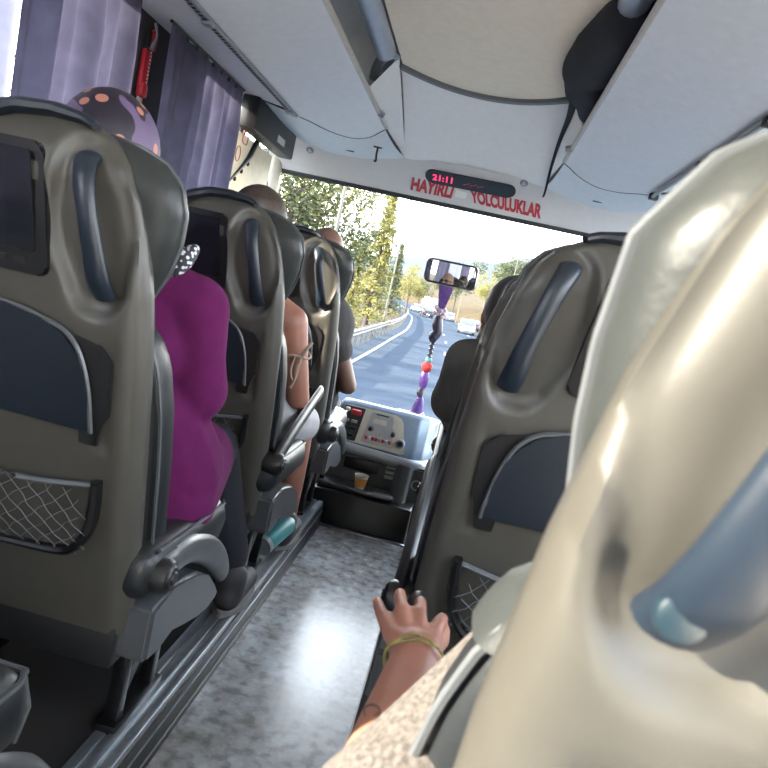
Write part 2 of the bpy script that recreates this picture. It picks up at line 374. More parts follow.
# ceiling
yf = lambda x: 3.475-2.0*x*x
mb = MB(); mb.grid(lambda u, v: (lerp(-.375, .37, u), lerp(-3.98, yf(lerp(-.375, .37, u)), v), 2.10+.02*math.sin(PI*u)), 24, 30); struct(mb, 'ceiling', M['ceil'])
mb = MB()
mb.grid(lambda u, v: (lerp(-.385, .38, u), yf(lerp(-.375, .37, u))+[-.005, .0, .045, .05][int(round(v*3))], 2.10+.02*math.sin(PI*u)+[.02, -.016, -.014, .02][int(round(v*3))]), 24, 4)
struct(mb, 'trim_5', M['seam'])
def domef(u, v):
    x0 = lerp(-.385, .38, u); x1 = lerp(-.39, .405, u); k = v
    return (lerp(x0, x1, k), lerp(yf(lerp(-.375, .37, u))+.05, 4.02-.10*(1-math.sin(PI*u))*.3, k), lerp(2.105+.02*math.sin(PI*u), 1.858, k)-.03*math.sin(PI*k)*-1*.6)
mb = MB(); mb.grid(domef, 24, 14); struct(mb, 'ceiling_dome', M['dome'])
HN = Vector((0, -.648, -.762)); HP = Vector((0, 4.2, 1.685))
def header(x, f, off=0): return Vector((x, 4.2-.2*f, 1.685+.17*f))+HN*off
mb = MB(); mb.grid(lambda u, v: header(lerp(-1.2, 1.2, u), v*1.12), 30, 4); struct(mb, 'wall_header', M['header'])
# lockers, noses, service panels
def make_side(s):
    nm = 'left' if s < 0 else 'right'
    xo, xi = (.838, .492) if s < 0 else (.852, .452)
    ends = [3.38, 3.66, 3.83, 3.86, 3.78] if s < 0 else [3.53, 3.70, 3.80, 3.80, 3.72]
    yc = [p.y for p in catmull([(k/4, y, 0) for k, y in enumerate(ends)], 12)]
    ye = lambda q: interp(q, [k/48 for k in range(49)], yc)
    zz = lambda q: 1.83+.11*q-.012*math.sin(PI*q)
    xx = lambda q: s*lerp(xo, xi, q)
    t_ = thing('overhead_locker', 'long grey overhead luggage locker above the left seats' if s < 0 else 'long grey overhead luggage locker above the right seats, black cloth on its edge', 'overhead locker', (s*.65, 0, 1.83))
    o = Vector((s*.65, 0, 1.83)); L = lambda p: Vector(p)-o
    mb = MB()
    def pan(off):
        return lambda u, v: L((xx(u), lerp(-3.9, lerp(-3.9, ye(u), 1), v), zz(u)+off))
    mb.grid(pan(0), 24, 40); mb.grid(pan(.022), 24, 40)
    for e in (0, 1): mb.grid(lambda u, v, e=e: L((xx(e), lerp(-3.9, ye(e), u), zz(e)+.022*v)), 40, 2)
    mb.grid(lambda u, v: L((xx(u), ye(u), zz(u)+.022*v)), 24, 2)
    mb.build('door_panel', M['bin'], t_)
    MB().tube([L((xx(1), -3.9, zz(1)+.01)), L((xx(1), ye(1), zz(1)+.01))], .0125, 8).build('edge_lip', M['lip'], t_)
    MB().tube([L((xx(q/12), ye(q/12)+.006, zz(q/12)+.006)) for q in range(13)], .008, 6).build('end_seal', M['rubber'], t_)
    MB().box(L((s*(xo-.06), 0, 2.05)), (.02, 7.6, .40)).box(L((s*(xo-.2), 0, 2.24)), (.3, 7.6, .02)).box(L((s*(xo-.2), 3.25, 2.11)), (.3, .02, .24)).build('locker_box', M['bin'], t_)
    v = MB().box(L((s*(xo+.015), -.25, 1.824)), (.03, 7.2, .014), .003).build('vent_strip', M['silver'], t_)
    mb = MB()
    if s < 0:
        for k in range(60): mb.box(L((s*(xo+.015), 1.55+k*.028, 1.8165)), (.013, .012, .002))
        tag(mb.build('vent_slots', M['rubber'], v), kind='stuff')
        for y in (3.26, 2.25): MB().box(L((s*(xo+.015), y, 1.815)), (.034, .04, .016), .004).build('strip_end_cap', M['silver'], v)
    else:
        MB().tube([L((s*(xo+.005), -3.8, 1.806)), L((s*(xo+.005), 3.48, 1.806))], .008, 8).build('rail_tube', M['silver'], v)
        for y in (2.15, 2.75, 3.44): MB().box(L((s*(xo+.012), y, 1.808)), (.042, .03, .03), .006).build('rail_clip', M['darkcover'], v)
    # hinge knuckle at the inner corner of the door
    MB().tube([L((xx(1)-s*.0, ye(1)-.28, zz(1)+.01)), L((xx(1)-s*.03, ye(1)-.28, zz(1)+.0))], .014, 10).build('hinge_pin', M['silver'], t_)
    # service panel to the window, nose in front, side cheek
    mb = MB(); yb = 3.30 if s < 0 else 3.45
    mb.grid(lambda u, v: (s*lerp(xo, 1.19, u), lerp(-3.98, yb, v), 1.832+.05*u), 6, 12)
    struct(mb, 'trim_6' if s < 0 else 'trim_7', M['bin'])
    back = [(1.19, yb, 1.882), (1.05, yb+.01, 1.862), (xo+.02, ye(0)-.02, 1.832)]+[(lerp(xo, xi, q), ye(q)+.014, zz(q)) for q in (.1, .2, .3, .4, .5, .6, .7, .8, .9, 1)]
    fr = [(1.19, 4.0, 1.885), (1.10, 4.03, 1.868), (.98, 4.04, 1.838), (.9, 4.05, 1.822), (.815, 4.05, 1.812), (.70, 4.05, 1.812), (.6, 4.05, 1.818), (.5, 4.04, 1.832), (.39 if s < 0 else .405, 3.99, 1.858)]
    fr = [tuple(p) for p in catmull(fr, 6)]; fr = [fr[int(round(k*(len(fr)-1)/(len(back)-1)))] for k in range(len(back))]
    def nose(u, v):
        k = u*(len(back)-1); i = min(int(k), len(back)-2); f = k-i
        a = Vector(back[i]).lerp(Vector(back[i+1]), f); b2 = Vector(fr[i]).lerp(Vector(fr[i+1]), f); p = a.lerp(b2, v)
        return (s*p.x, p.y, p.z-.012*math.sin(PI*v))
    mb = MB(); mb.grid(nose, 40, 12); struct(mb, 'ceiling_nose_'+nm, M['nose'])
    mb = MB(); p = nose(.6, .55); mb.box((p[0], p[1], p[2]-.001), (.05, .012, .004), .001); struct(mb, 'trim_8' if s < 0 else 'trim_9', M['rubber'])
    mb = MB()
    def cheek(u, v):
        y = lerp(3.15, 3.99, u); xa, za = s*xi, zz(1)+.02
        if y > ye(1): f = (y-ye(1))/(3.99-ye(1)); xa = s*lerp(xi, .39, f); za = lerp(zz(1)+.01, 1.86, f)
        k = (y-3.15)/(3.99-3.15); xb, zb = s*.386, lerp(2.11, 1.862, k)
        return (lerp(xa, xb, v), y, lerp(za, zb, v))
    mb.grid(cheek, 20, 4); struct(mb, 'wall_cheek_'+nm, M['dome'])
    # light-blue duct tube beside the ceiling panel with its curved end bracket
    mb = MB().tube([(s*.425, -3.9, 2.085), (s*.425, 3.02, 2.085)], .045, 16); struct(mb, 'trim_10' if s < 0 else 'trim_11', M['pipe'])
    mb = MB().tube([(s*.39, 3.12, 2.10), (s*.43, 3.10, 2.095), (s*.48, 3.18, 2.06), (s*.505, 3.3, 2.0), (s*.505, 3.42, 1.955)], [.03, .022, .02], 10, .5, smooth=6); struct(mb, 'trim_12' if s < 0 else 'trim_13', M['silver'])
    mb = MB().box((s*.6, -.3, 2.2), (.5, 7.2, .02)); struct(mb, 'ceiling_cavity_'+nm, M['bin'])
make_side(-1); make_side(1)
# ------------------------------------------------------------------ seats
ZW = [.27, .6, .80, .91, .99, 1.05, 1.10, 1.13, 1.15, 1.16]; WW = [.207, .202, .197, .188, .176, .160, .136, .108, .07, .012]
sw = lambda z: interp(z, ZW, WW)
def yb(z): return -.21*(z-.91)+(.06*((z-1.06)/.1)**2 if z > 1.06 else 0)
def make_seat(s, label, arm, hdx=0, wing=1.06, cap=False, group=None, loc=(0, 0, 0)):
    """seat with its aisle side towards +x*s; origin on the platform under the shell"""
    t_ = thing('coach_seat', label, 'seat', loc, group)
    B = lambda mb, n, m, par=t_, **k: mb.build(n, m, par, flip=s, **k)
    hb, ht = Vector((.124+hdx, 0, .90)), Vector((.080+hdx, 0, 1.095))
    def recess(x, z):
        p = Vector((x, 0, z)); a, b2 = hb+Vector((-.012, 0, .012)), ht+Vector((.005, 0, -.01)); d = b2-a
        f = max(0, min(1, (p-a).dot(d)/d.dot(d))); q = (p-(a+d*f)).length
        w = .048+.020*math.sin(PI*f)
        return .020*sstep((w-q)/.026+.5)
    def side_dent(x, z):   # the plastic step beside the tray
        return .005*sstep((x-.12)/.006)*sstep((.158-x)/.006)*sstep((z-.63)/.01)*sstep((.83-z)/.02)
    def shell(u, v):
        z = lerp(.27, 1.16, 1-(1-v)**1.25); w = sw(z); r = min(.04, w*.5); d = .052 if z < 1.0 else lerp(.052, .03, (z-1.0)/.16)
        y0 = yb(z); N = 0.80
        if u < N:
            x = lerp(-w, w, u/N); e = max(0, abs(x)-(w-r)); y = y0+r*.8-math.sqrt(max(0, r*r-e*e))*.8
            y += recess(x, z)+side_dent(x, z)
        else:
            k = (u-N)/(1-N); q = [(w, y0+.034), (w, y0+d), (w-.02, y0+d+.012), (-w+.02, y0+d+.012), (-w, y0+d), (-w, y0+.032)]
            j = min(int(k*5.999), 5); x, y = q[j]
        return (x, y, z)
    mb = MB(); mb.grid(shell, 70, 84, cu=True)
    w = .226; mb.faces([shell(i/70, 0) for i in range(70)], [tuple(range(70))]); mb.faces([shell(i/70, 1) for i in range(70)], [tuple(range(70))])
    B(mb, 'back_shell', M['shell'], angle=60)
    # navy trim along the crown
    mb = MB(); pts = []
    for k in range(22):
        x = lerp(-.15, .078, k/21); z = interp(abs(x), [0, .06, .108, .136, .16], [1.160, 1.154, 1.132, 1.102, 1.06]); pts.append((x, yb(z)-.004, z))
    mb.tube(pts, [.010, .014, .014, .012, .006], 10, 1.5, up=(0, 0, 1)); B(mb, 'crown_trim', M['navy'])
    # headrest cushion
    zs = [.885, .90, .95, 1.0, 1.05, 1.09, 1.12, 1.14, 1.152]; ws = [q*wing for q in (.11, .155, .181, .195, .199, .188, .158, .11, .02)]
    if cap: zs = [.862, .88, .92, .96, 1.0, 1.05, 1.09, 1.115, 1.13]; ws = [.11, .15, .173, .18, .183, .181, .155, .115, .03]
    za, zb = zs[0], zs[-1]
    def head(u, v):
        z = lerp(za, zb, v); w = interp(z, zs, ws); th = 2*PI*u; c, q = math.cos(th), math.sin(th)
        sgn = lambda a: (abs(a)**.55)*(1 if a > 0 else -1)
        t2 = .055*math.sqrt(max(0.02, 1-(2*v-1)**4))
        return (w*sgn(c), yb(min(z, 1.1))+.088+t2*sgn(q), z)
    mb = MB(); mb.grid(head, 40, 26, cu=True); mb.faces([head(i/40, 0) for i in range(40)], [tuple(range(40))]); mb.faces([head(i/40, 1) for i in range(40)], [tuple(range(40))])
    h = B(mb, 'headrest_cushion', M['greyleather'])
    mb = MB(); mb.tube([(interp(z, zs, ws)+.001, yb(min(z, 1.1))+.088, z) for z in [za+.003+(zb-za-.005)*k/40 for k in range(41)]], .0035, 6); B(mb, 'edge_piping', M['piping'], h)
    # backrest cushion with its pale shoulder cap
    zc = [.36, .45, .60, .70, .78, .82, .852, .875]; wc = [.205, .212, .21, .205, .192, .178, .15, .10]
    ct, cc = (.06, .115) if not cap else (.045, .098)
    if cap: wc = [.205, .215, .222, .222, .210, .198, .18, .14]
    def cush(z0, z1, grow=0):
        def fn(u, v):
            z = lerp(z0, z1, v); w = interp(z, zc, wc)+grow; th = 2*PI*u; c, q = math.cos(th), math.sin(th); sg = lambda a: (abs(a)**.5)*(1 if a > 0 else -1)
            return (w*sg(c), yb(z)+cc+(ct+grow)*sg(q), z)
        mb = MB(); mb.grid(fn, 40, 22, cu=True); mb.faces([fn(i/40, 0) for i in range(40)], [tuple(range(40))]); mb.faces([fn(i/40, 1) for i in range(40)], [tuple(range(40))]); return mb
    c = B(cush(.36, .875), 'backrest_cushion', M['darkleather'])
    mb = MB(); mb.tube([(interp(z, zc, wc)+.002, yb(z)+.075, z) for z in [.38+.49*k/30 for k in range(31)]], .0035, 6); B(mb, 'cushion_piping', M['piping'], c)
    if cap:
        def capf(u, v):
            z = lerp(.826, .893, v); w = interp(z, [.826, .858, .882, .893], [.204, .190, .162, .10])+.004*math.sin(40*z+9*u)*math.sin(PI*v); th = 2*PI*u; c2, q = math.cos(th), math.sin(th); sg = lambda a: (abs(a)**.5)*(1 if a > 0 else -1)
            return (w*sg(c2), yb(z)+.099+.049*sg(q)*(1 if v < .9 else .7), z)
        mb = MB(); mb.grid(capf, 60, 24, cu=True); mb.faces([capf(i/60, 1) for i in range(60)], [tuple(range(60))]); o = B(mb, 'shoulder_cap', M['greyleather'])
        o['label'] = 'wrinkled pale grey leatherette shoulder'
    # seat cushion
    mb = MB().box((0, .33, .395), (.49, .42, .11), .045, seg=5); sc = B(mb, 'seat_cushion', M['darkleather'])
    mb = MB().tube([(.235, .16, .442), (.238, .44, .442), (.226, .52, .436), (.17, .541, .43), (-.2, .541, .43)], .0045, 6, smooth=6).tube([(.226, .522, .436), (.234, .53, .39), (.228, .52, .345)], .0045, 6); B(mb, 'cushion_piping', M['piping'], sc)
    # monitor
    P = lambda x, z, o: Vector((x, yb(z)-o, z))
    def rr(x0, x1, z0, z1, r, sk=0):
        out = []
        for cx, cz, a0 in ((x1-r, z1-r, 0), (x0+r, z1-r, 90), (x0+r, z0+r, 180), (x1-r, z0+r, 270)):
            for k in range(6):
                a = math.radians(a0+18*k); x, z = cx+r*math.cos(a), cz+r*math.sin(a); out.append((x+sk*(z1-z), z))
        return out
    sx1 = .018 if not hdx else .030
    mo = B(MB().prism(rr(-.185, sx1, .905, 1.105, .018, .10), P, -.012, .007, .004), 'monitor', M['black'])
    B(MB().prism(rr(-.168, sx1-.018, .94, 1.09, .008, .10), P, .006, .0085, 0), 'screen', M['screen'], mo)
    mb = MB()
    for k in range(5): mb.prism(rr(-.15+.032*k, -.13+.032*k, .919, .928, .003, .10), P, .006, .010, 0)
    B(mb, 'control_button', M['darkcover'], mo)
    # grab handle
    pa = [hb+Vector((.001, yb(.90)+.012, -.004)), hb+Vector((-.002, yb(.92)-.008, .02)), hb+Vector((-.007, yb(.97)-.016, .06)), hb+Vector((-.019, yb(1.03)-.016, .115)), hb+Vector((-.033, yb(1.07)-.008, .165)), ht+Vector((0, yb(1.095)+.008, 0)), ht+Vector((0, yb(1.095)+.03, .004))]
    ha = B(MB().tube(pa, [.0195, .0195, .0165, .0155, .0165, .0185, .017], 16, .62, smooth=8), 'grab_handle', M['handle'])
    c0 = hb+Vector((-.001 if not cap else .008, yb(.91)-.0125, .014 if not cap else .006))
    if cap:
        B(MB().lathe([(0, -.0005), (.008, -.0005), (.010, .001), (.0105, .006), (.0, .006)], c0, 'y', 24), 'screw_cap', M['bluecap'], ha)
    else:
        B(MB().lathe([(.003, .001), (.0035, -.002), (.007, -.003), (.0075, .004), (0, .004)], c0+Vector((0, .002, 0)), 'y', 20), 'handle_screw', M['brass'], ha)
    # folding tray with pale piping and side bracket
    tp = [(-.205, .67), (-.205, .845), (-.19, .856), (-.03, .853), (.03, .842), (.07, .83), (.095, .806), (.110, .77), (.120, .725), (.126, .665)]
    tr = B(MB().prism(tp, P, -.005, .016, .005), 'tray_table', M['navy'])
    B(MB().tube([P(x, z, .012) for x, z in tp[1:]], .0042, 6, smooth=4), 'tray_piping', M['piping'], tr)
    B(MB().prism([(.10, .64), (.132, .64), (.138, .68), (.150, .70), (.152, .79), (.13, .815), (.085, .825)], P, -.012, .004, .002), 'tray_bracket', M['darkcover'], tr)
    # net pocket
    fr = [(.142, .578), (.14, .53), (.133, .485), (.11, .445), (.075, .427), (-.05, .42), (-.19, .42)]
    po = B(MB().tube([P(x, z, .010) for x, z in fr], [.014, .017, .014, .012, .012], 8, .6, up=(0, 1, 0), smooth=5), 'net_pocket', M['black'])
    mb = MB(); mb.tube([P(-.19, .565, .014), P(0, .555, .02), (P(.138, .572, .012))], .005, 6, smooth=6)
    for k in range(-3, 16):
        for sg in (1, -1):
            a = -.24+k*.034; pts = []
            for q in range(9):
                z = .43+.125*q/8; x = (a+(z-.43)*1.1) if sg > 0 else (a+.15-(z-.43)*1.1)
                if -.19 < x < .132: pts.append(P(x+.004*math.sin(q*2.3+k), z, .014+.012*math.sin(PI*q/8)))
            if len(pts) > 2: mb.tube(pts, .0009, 4, cap=False)
    B(mb, 'pocket_net', M['netcord'], po)
    # base: rear beam, side cover, armrest, leg
    B(MB().box((-.02, .16, .255), (.42, .05, .11), .006), 'base_beam', M['darkcover'])
    B(MB().box((-.05, .38, .30), (.30, .45, .10), .01), 'seat_pan', M['black'])
    Q = lambda y, z, d: Vector((d, y, z))
    sc2 = [(.15, .328), (.24, .338), (.30, .338), (.38, .319), (.45, .283), (.52, .236), (.552, .203), (.535, .186), (.48, .188), (.42, .195), (.34, .215), (.27, .243), (.225, .225), (.205, .215), (.15, .22)]
    B(MB().prism(sc2, Q, .175, .250, .008, 3), 'side_cover', M['cover'])
    if arm == 'down':
        ap = [(.240, .17, .392), (.240, .23, .399), (.240, .30, .396), (.240, .38, .372), (.240, .46, .332), (.240, .53, .285), (.240, .585, .235)]; ra = [.034, .028, .030, .034, .036, .034, .026]
    else:
        ap = [(.226, .148, .440), (.226, .22, .475), (.226, .34, .520), (.226, .48, .565), (.226, .60, .60), (.226, .625, .606)]; ra = [.036, .03, .028, .028, .028, .02]
    am = B(MB().tube(ap, ra, 14, .62, up=(0, 0, 1), smooth=6), 'armrest', M['cover'] if arm == 'down' else M['black'])
    hz = .392 if arm == 'down' else .440; hy = .17 if arm == 'down' else .148; hx = .010 if arm == 'down' else 0
    B(MB().lathe([(0, .262), (.012, .262), (.014, .258), (.022, .258), (.025, .254), (.030, .252), (.034, .244), (.034, .20), (0, .20)], (hx, hy, hz), 'x', 28), 'hinge_cap', M['darkcover'] if arm == 'down' else M['black'], am)
    B(MB().tube([(q[0], q[1], q[2]+r_*.97) for q, r_ in zip(ap[1:-1], ra[1:-1])], .0032, 6, smooth=6), 'armrest_edge', M['piping'] if arm == 'up' else M['silver'], am)
    for y in (.26, .41): B(MB().box((.165, y, .12), (.03, .03, .24), .004), 'leg', M['black'])
    B(MB().box((-.2, .33, .12), (.03, .2, .24), .004), 'leg', M['black'])
    B(MB().box((.165, .335, .010), (.045, .22, .02), .004), 'foot_rail', M['black'])
    B(MB().tube([(.165, .26, .03), (.165, .41, .20)], .008, 8), 'brace', M['cover'])
    return t_
PZ = .11
XL, XR = -.515, .39
seatL = make_seat(1, 'grey left coach seat holding the woman in magenta blouse and dotted headscarf', 'down', loc=(XL, 1.04, PZ))
dup(seatL, (XL+.03, .25, PZ), 'dark left coach seat cut off by the frame at bottom left corner')
dup(seatL, (XL+.01, 2.60, PZ), 'front left coach seat holding the person in the dark T-shirt')
make_seat(1, 'grey left coach seat in second row holding the bare-armed woman, armrest raised', 'up', loc=(XL+.005, 1.82, PZ))
make_seat(-1, 'large sunlit beige coach seat filling the lower right foreground', 'up', hdx=.010, wing=.93, cap=True, loc=(.425, .275, PZ))
seatR = make_seat(-1, 'shaded dark grey right coach seat just beyond the sunlit beige one', 'up', hdx=.01, wing=.80, loc=(XR+.008, 1.13, PZ))
dup(seatR, (XR+.012, 1.93, PZ), 'right coach seat mostly hidden, directly ahead of the shaded dark grey seat')
dup(seatR, (XR+.012, 2.70, PZ), 'frontmost right coach seat, a sliver beside the person in charcoal shirt')
# ------------------------------------------------------------------ curtains, signs, fittings
def curtain(y0, y1, x, label, z0=.78, z1=1.855, gather=0, sd=0, group='violet curtains'):
    t_ = thing('window_curtain', label, 'curtain', (x, (y0+y1)/2, z1), group)
    rn = random.Random(sd); ph = [rn.uniform(0, 6.28) for _ in range(4)]; L = y1-y0
    def fn(u, v):
        z = lerp(0, z0-z1, v); g = math.sin(u*L*62+ph[0]+.5*math.sin(v*2+ph[1]))*.022*(.6+.4*v)+math.sin(u*L*27+ph[2]+v)*.014
        y = lerp(-L/2, L/2, u)*(1-.06*gather*math.sin(PI*v))+.008*math.sin(u*L*62+1.5)
        return (g*(.35+.65*min(1, v*6)), y, z)
    mb = MB(); mb.grid(fn, max(40, int(L*130)), 24); mb.build('drape', M['curtain'], t_, angle=180)
    MB().tube([(0, -L/2, .006), (0, L/2, .006)], .007, 8).build('curtain_rail', M['darkcover'], t_)
    for k in range(int(L/.09)): MB().box((0, -L/2+.05+k*.09, -.006), (.012, .02, .018), .003).build('glider', M['rubber'], t_)
    return t_
curtain(1.68, 2.23, -1.07, 'violet velvet curtain left of the red emergency hammer', sd=1)
curtain(2.44, 3.22, -1.07, 'violet velvet curtain between red emergency hammer and cream blind', sd=2)
curtain(.14, .96, -1.07, 'unseen violet curtain added to block the sun from the left seats', sd=6)  # out of view, added to keep sun off the seats ahead
# sheer curtain copy, paler to put daylight into its colour, at the far left edge
t_ = curtain(.9, 1.76, -1.13, 'curtain paled to look backlit at the far upper left edge', sd=3, group=None)
M['daylit'] = mat('daylit_curtain_cloth', (.22, .23, .32), .8, trans=.35)
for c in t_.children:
    if c.name.startswith('drape'): c.data.materials[0] = M['daylit']
# emergency hammer on the pillar
hm = at(146, 60, X=-1.16); t_ = thing('emergency_hammer', 'red emergency hammer in a holder on dark pillar between violet curtains', 'hammer', hm)
MB().box((.0, 0, -.03), (.02, .05, .13), .008).build('holder', M['red'], t_)
mb = MB()
for k in range(9): mb.ell((.011, .008, .03-k*.013), (.003, .003, .003), 8, 6)
tag(mb.build('white_dots', M['white'], t_), kind='stuff')
MB().box((.003, 0, -.105), (.03, .042, .05), .01).build('hammer_head', M['red'], t_)
MB().tube([(.012, .0, .04), (.014, .02, .09), (.012, .0, .13)], [.008, .006, .005], 8, smooth=5).build('clip', M['silver'], t_)
MB().box((.006, .02, .075), (.016, .03, .07), .006).build('release_tab', M['red'], t_)
MB().box((.004, -.012, .07), (.012, .03, .06), .006).build('handle_grip', M['darkcover'], t_)
MB().box((.0, .0, -.18), (.006, .036, .10), .002).build('white_tag', M['white'], t_)
# cream side blind with red marks and dark cord, black cassette, above the front left window
bl = Vector((-1.10, 3.55, 1.60)); t_ = thing('side_window_blind', 'cream side window blind with red prints, right of the violet curtains', 'blind', bl)
MB().box((0, .02, -.08), (.012, .60, .36), .003).build('blind_cloth', M['cream'], t_)
mb = MB()
def ring(c, r, sq): return [(.008, c[0]+r*(math.copysign(abs(math.cos(a))**sq, math.cos(a))), c[1]+r*1.2*(math.copysign(abs(math.sin(a))**sq, math.sin(a)))) for a in [2*PI*k/24 for k in range(25)]]
MB().tube(ring((-.20, .0), .03, 1), .0022, 5).build('round_print', M['redtxt'], t_)
MB().tube(ring((-.14, .10), .035, .5), .0022, 5).build('square_print', M['redtxt'], t_)
MB().tube([(.012, .0, .2), (.014, .03, .14), (.014, -.02, .06), (.014, -.07, 0), (.014, -.16, -.07), (.014, -.26, -.14)], [.016, .022, .020, .012, .006], 8, .5, up=(0, 0, 1), smooth=5).build('dark_cord', M['black'], t_)
for q in ((-.06, -.02), (-.13, -.07), (-.2, -.12)): MB().ell((.016, q[0], q[1]), (.008, .008, .012), 8, 6).build('cord_clip', M['black'], t_)
cs = Vector((-1.045, 3.60, 1.785)); t_ = thing('blind_cassette', 'black cassette box with a white sticker above the cream blind', 'box', cs)
MB().box((0, 0, 0), (.09, .68, .15), .01).build('casing', M['black'], t_)
MB().box((.0455, .08, -.03), (.002, .13, .035), .0008).build('white_sticker', M['white'], t_)
# header lettering, display and round emblems
def letters(word, c, name, label):
    q = [on_plane(u, v, HP, HN) for u, v in c]   # top-left, top-right, bottom-left, bottom-right
    def mp(u, v, d):
        v = min(1.02, v/.72); a = q[2].lerp(q[3], u); b2 = q[0].lerp(q[1], u); return a.lerp(b2, v)+HN*(.0016+d*.6)
    mb = text_mb(word, 1, .001, mp, bold=.05)
    tag(mb.build(name, M['redtxt'], smooth=False), label, 'lettering')
letters('HAYIRLI', ((412.5, 177.3), (455.2, 185.3), (410.6, 188.8), (451.5, 197.6)), 'vinyl_lettering', 'red vinyl word HAYIRLI on the grey panel above windscreen')
letters('YOLCULUKLAR', ((469.5, 189.4), (542.8, 204.8), (471.0, 201.2), (540.6, 217.6)), 'vinyl_lettering', 'red vinyl word YOLCULUKLAR on the grey panel above windscreen')
a = on_plane(433, 175.5, HP, HN); b2 = on_plane(508, 190.5, HP, HN); c = a.lerp(b2, .5); du = (b2-a).normalized(); dv = HN.cross(du)
if dv.z < 0: dv = -dv
t_ = thing('clock_display', 'smoked oval clock display with red digits above the lettering', 'display', c)
hl = (b2-a).length/2; r_ = .044
cap = [(hl+r_*math.cos(x), r_*math.sin(x)) for x in [-PI/2+PI*k/12 for k in range(13)]]+[(-hl+r_*math.cos(x), r_*math.sin(x)) for x in [PI/2+PI*k/12 for k in range(13)]]
MB().prism(cap, lambda x, y, d: du*x+dv*y+HN*d, -.01, .012, .004).build('lens', M['lens'], t_)
text_mb('21:11', 1, .001, lambda u, v, d: du*(-hl+.0+u*.115)+dv*(-.018+v*.055)+HN*(.0125+d*.4), bold=.03).build('red_digits', M['led'], t_, smooth=False)
mb = MB()
for k in range(9): mb.box(du*(-.03+k*.013)+dv*(-.004+.006*((k*7) % 3-1))+HN*.0125, (.009, .004, .004))
tag(mb.build('dim_red_segments', M['leddim'], t_), kind='stuff')
for (u, v), lab in (((310, 150), 'round triangle emblem on the header near the left nose panel'), ((524, 183), 'round triangle emblem on the header at right end of the lettering')):
    c = on_plane(u, v, HP, HN); t_ = thing('round_emblem', lab, 'emblem', c)
    MB().prism([(.022*math.cos(2*PI*k/28), .022*math.sin(2*PI*k/28)) for k in range(28)], lambda x, y, d: du*x+dv*y+HN*d, -.004, .004, .001).build('disc', M['silver'], t_)
    MB().prism([(-.013, -.012), (.013, -.012), (0, .016)], lambda x, y, d: du*x+dv*y+HN*d, .004, .006).build('triangle', M['white'], t_)
# small white sticker remains between the two words
c = on_plane(461, 194.5, HP, HN); tag(MB().prism([(-.035, -.024), (.03, -.026), (.036, .02), (-.03, .026)], lambda x, y, d: du*x+dv*y+HN*d, 0, .0012).build('sticker_remains', M['dome'], loc=c), 'faded pale sticker remains between the two red words', 'sticker')
# hook below the left nose
c = at(378, 147, Y=3.93); t_ = thing('coat_hook', 'small dark hook hanging below the left front nose panel', 'hook', c)
MB().box((0, 0, .0), (.05, .02, .012), .004).build('hook_plate', M['rubber'], t_)
MB().tube([(0, 0, 0), (0, 0, -.04), (.006, -.008, -.075), (0, -.02, -.08)], .0055, 8, smooth=5).build('hook_stem', M['rubber'], t_)
# black cloth bag over the right locker edge, its strap hanging to the header
c = at(600, 95, Z=1.97)+Vector((-.025, 0, .055)); t_ = thing('cloth_bag', 'black cloth bag stuffed above the right locker edge, strap hanging down', 'bag', c)
pl = [('c', (.03, -.40, .05), .10, (.0, -.12, .06), .115), ('c', (.0, -.12, .06), .115, (-.035, .10, .06), .095), ('c', (-.035, .10, .06), .09, (-.03, .28, .035), .06), ('c', (-.02, .05, .03), .07, (.03, .32, -.03), .045), ('c', (.03, .1, 0), .06, (.05, .38, -.05), .03)]
blob(pl, .011, 14).build('bag_body', M['blackcloth'], t_)
q = [at(u, v, Y=y)-c for u, v, y in ((574, 100, 2.95), (569, 118, 3.2), (560, 140, 3.5), (551, 168, 3.75), (545, 192, 3.92), (543, 197, 3.97))]
MB().tube(q, [.018, .012, .008, .006, .005], 8, .4, smooth=5).build('strap', M['blackcloth'], t_)
# rear view mirror with hanging charm
mc = Vector((.012, 3.90, 1.285)); t_ = thing('rear_view_mirror', 'wide rear view mirror hanging at top centre of windscreen', 'mirror', mc)
hd = Vector((-.47, 2.86, 1.31)); n_ = ((CAM-mc).normalized()+(hd-mc).normalized()).normalized(); ux = Vector((0, 0, 1)).cross(n_).normalized(); ux = -ux if ux.x < 0 else ux; uz = n_.cross(ux); uz = -uz if uz.z < 0 else uz
ol = []
for cx, cz, a0 in ((.12, .04, 0), (-.12, .04, 90), (-.12, -.04, 180), (.12, -.04, 270)):
    for k in range(6): th = math.radians(a0+18*k); ol.append((cx+.027*math.cos(th), cz+.027*math.sin(th)))
MB().prism(ol, lambda x, z, d: ux*x+uz*z+n_*d, -.03, .0, .006).build('mirror_housing', M['black'], t_)
mb = MB()   # slightly convex glass
def mglass(u, v):
    a, b2 = 2*u-1, 2*v-1; x, z = .138*a*(1-.10*b2**4), .056*b2*(1-.02*a**4); return ux*x+uz*z+n_*(.0065-(x*x+z*z)/4.2)
mb.grid(mglass, 40, 24); mb.build('mirror_glass', M['mirror'], t_, angle=180)
MB().tube([(0, .02, .0), (.0, .12, .005), (0, .21, .012), (0, .365, .015)], [.016, .014, .022], 10, smooth=6).build('mirror_arm', M['black'], t_)
c = Vector((.008, 3.86, 1.215)); t_ = thing('hanging_charm', 'purple ribbon and bead charm with red pompom hanging from the mirror', 'charm', c)
K = lambda z, dx=0: Vector((-.004+dx, 0, z-1.215))
MB().prism([(-.042, .0), (.042, .0), (.018, -.125), (-.014, -.125)], lambda x, z, d: Vector((x, d, z)), -.012, .012, .006).build('ribbon', M['purple'], t_)
for dx in (-.03, .03): MB().tube([K(1.215, dx), K(1.09, dx*.25)], .007, 8, .6).build('ribbon_fold', M['pinkbead'] if dx > 0 else M['purple'], t_)
rn = random.Random(3)
mb = MB()
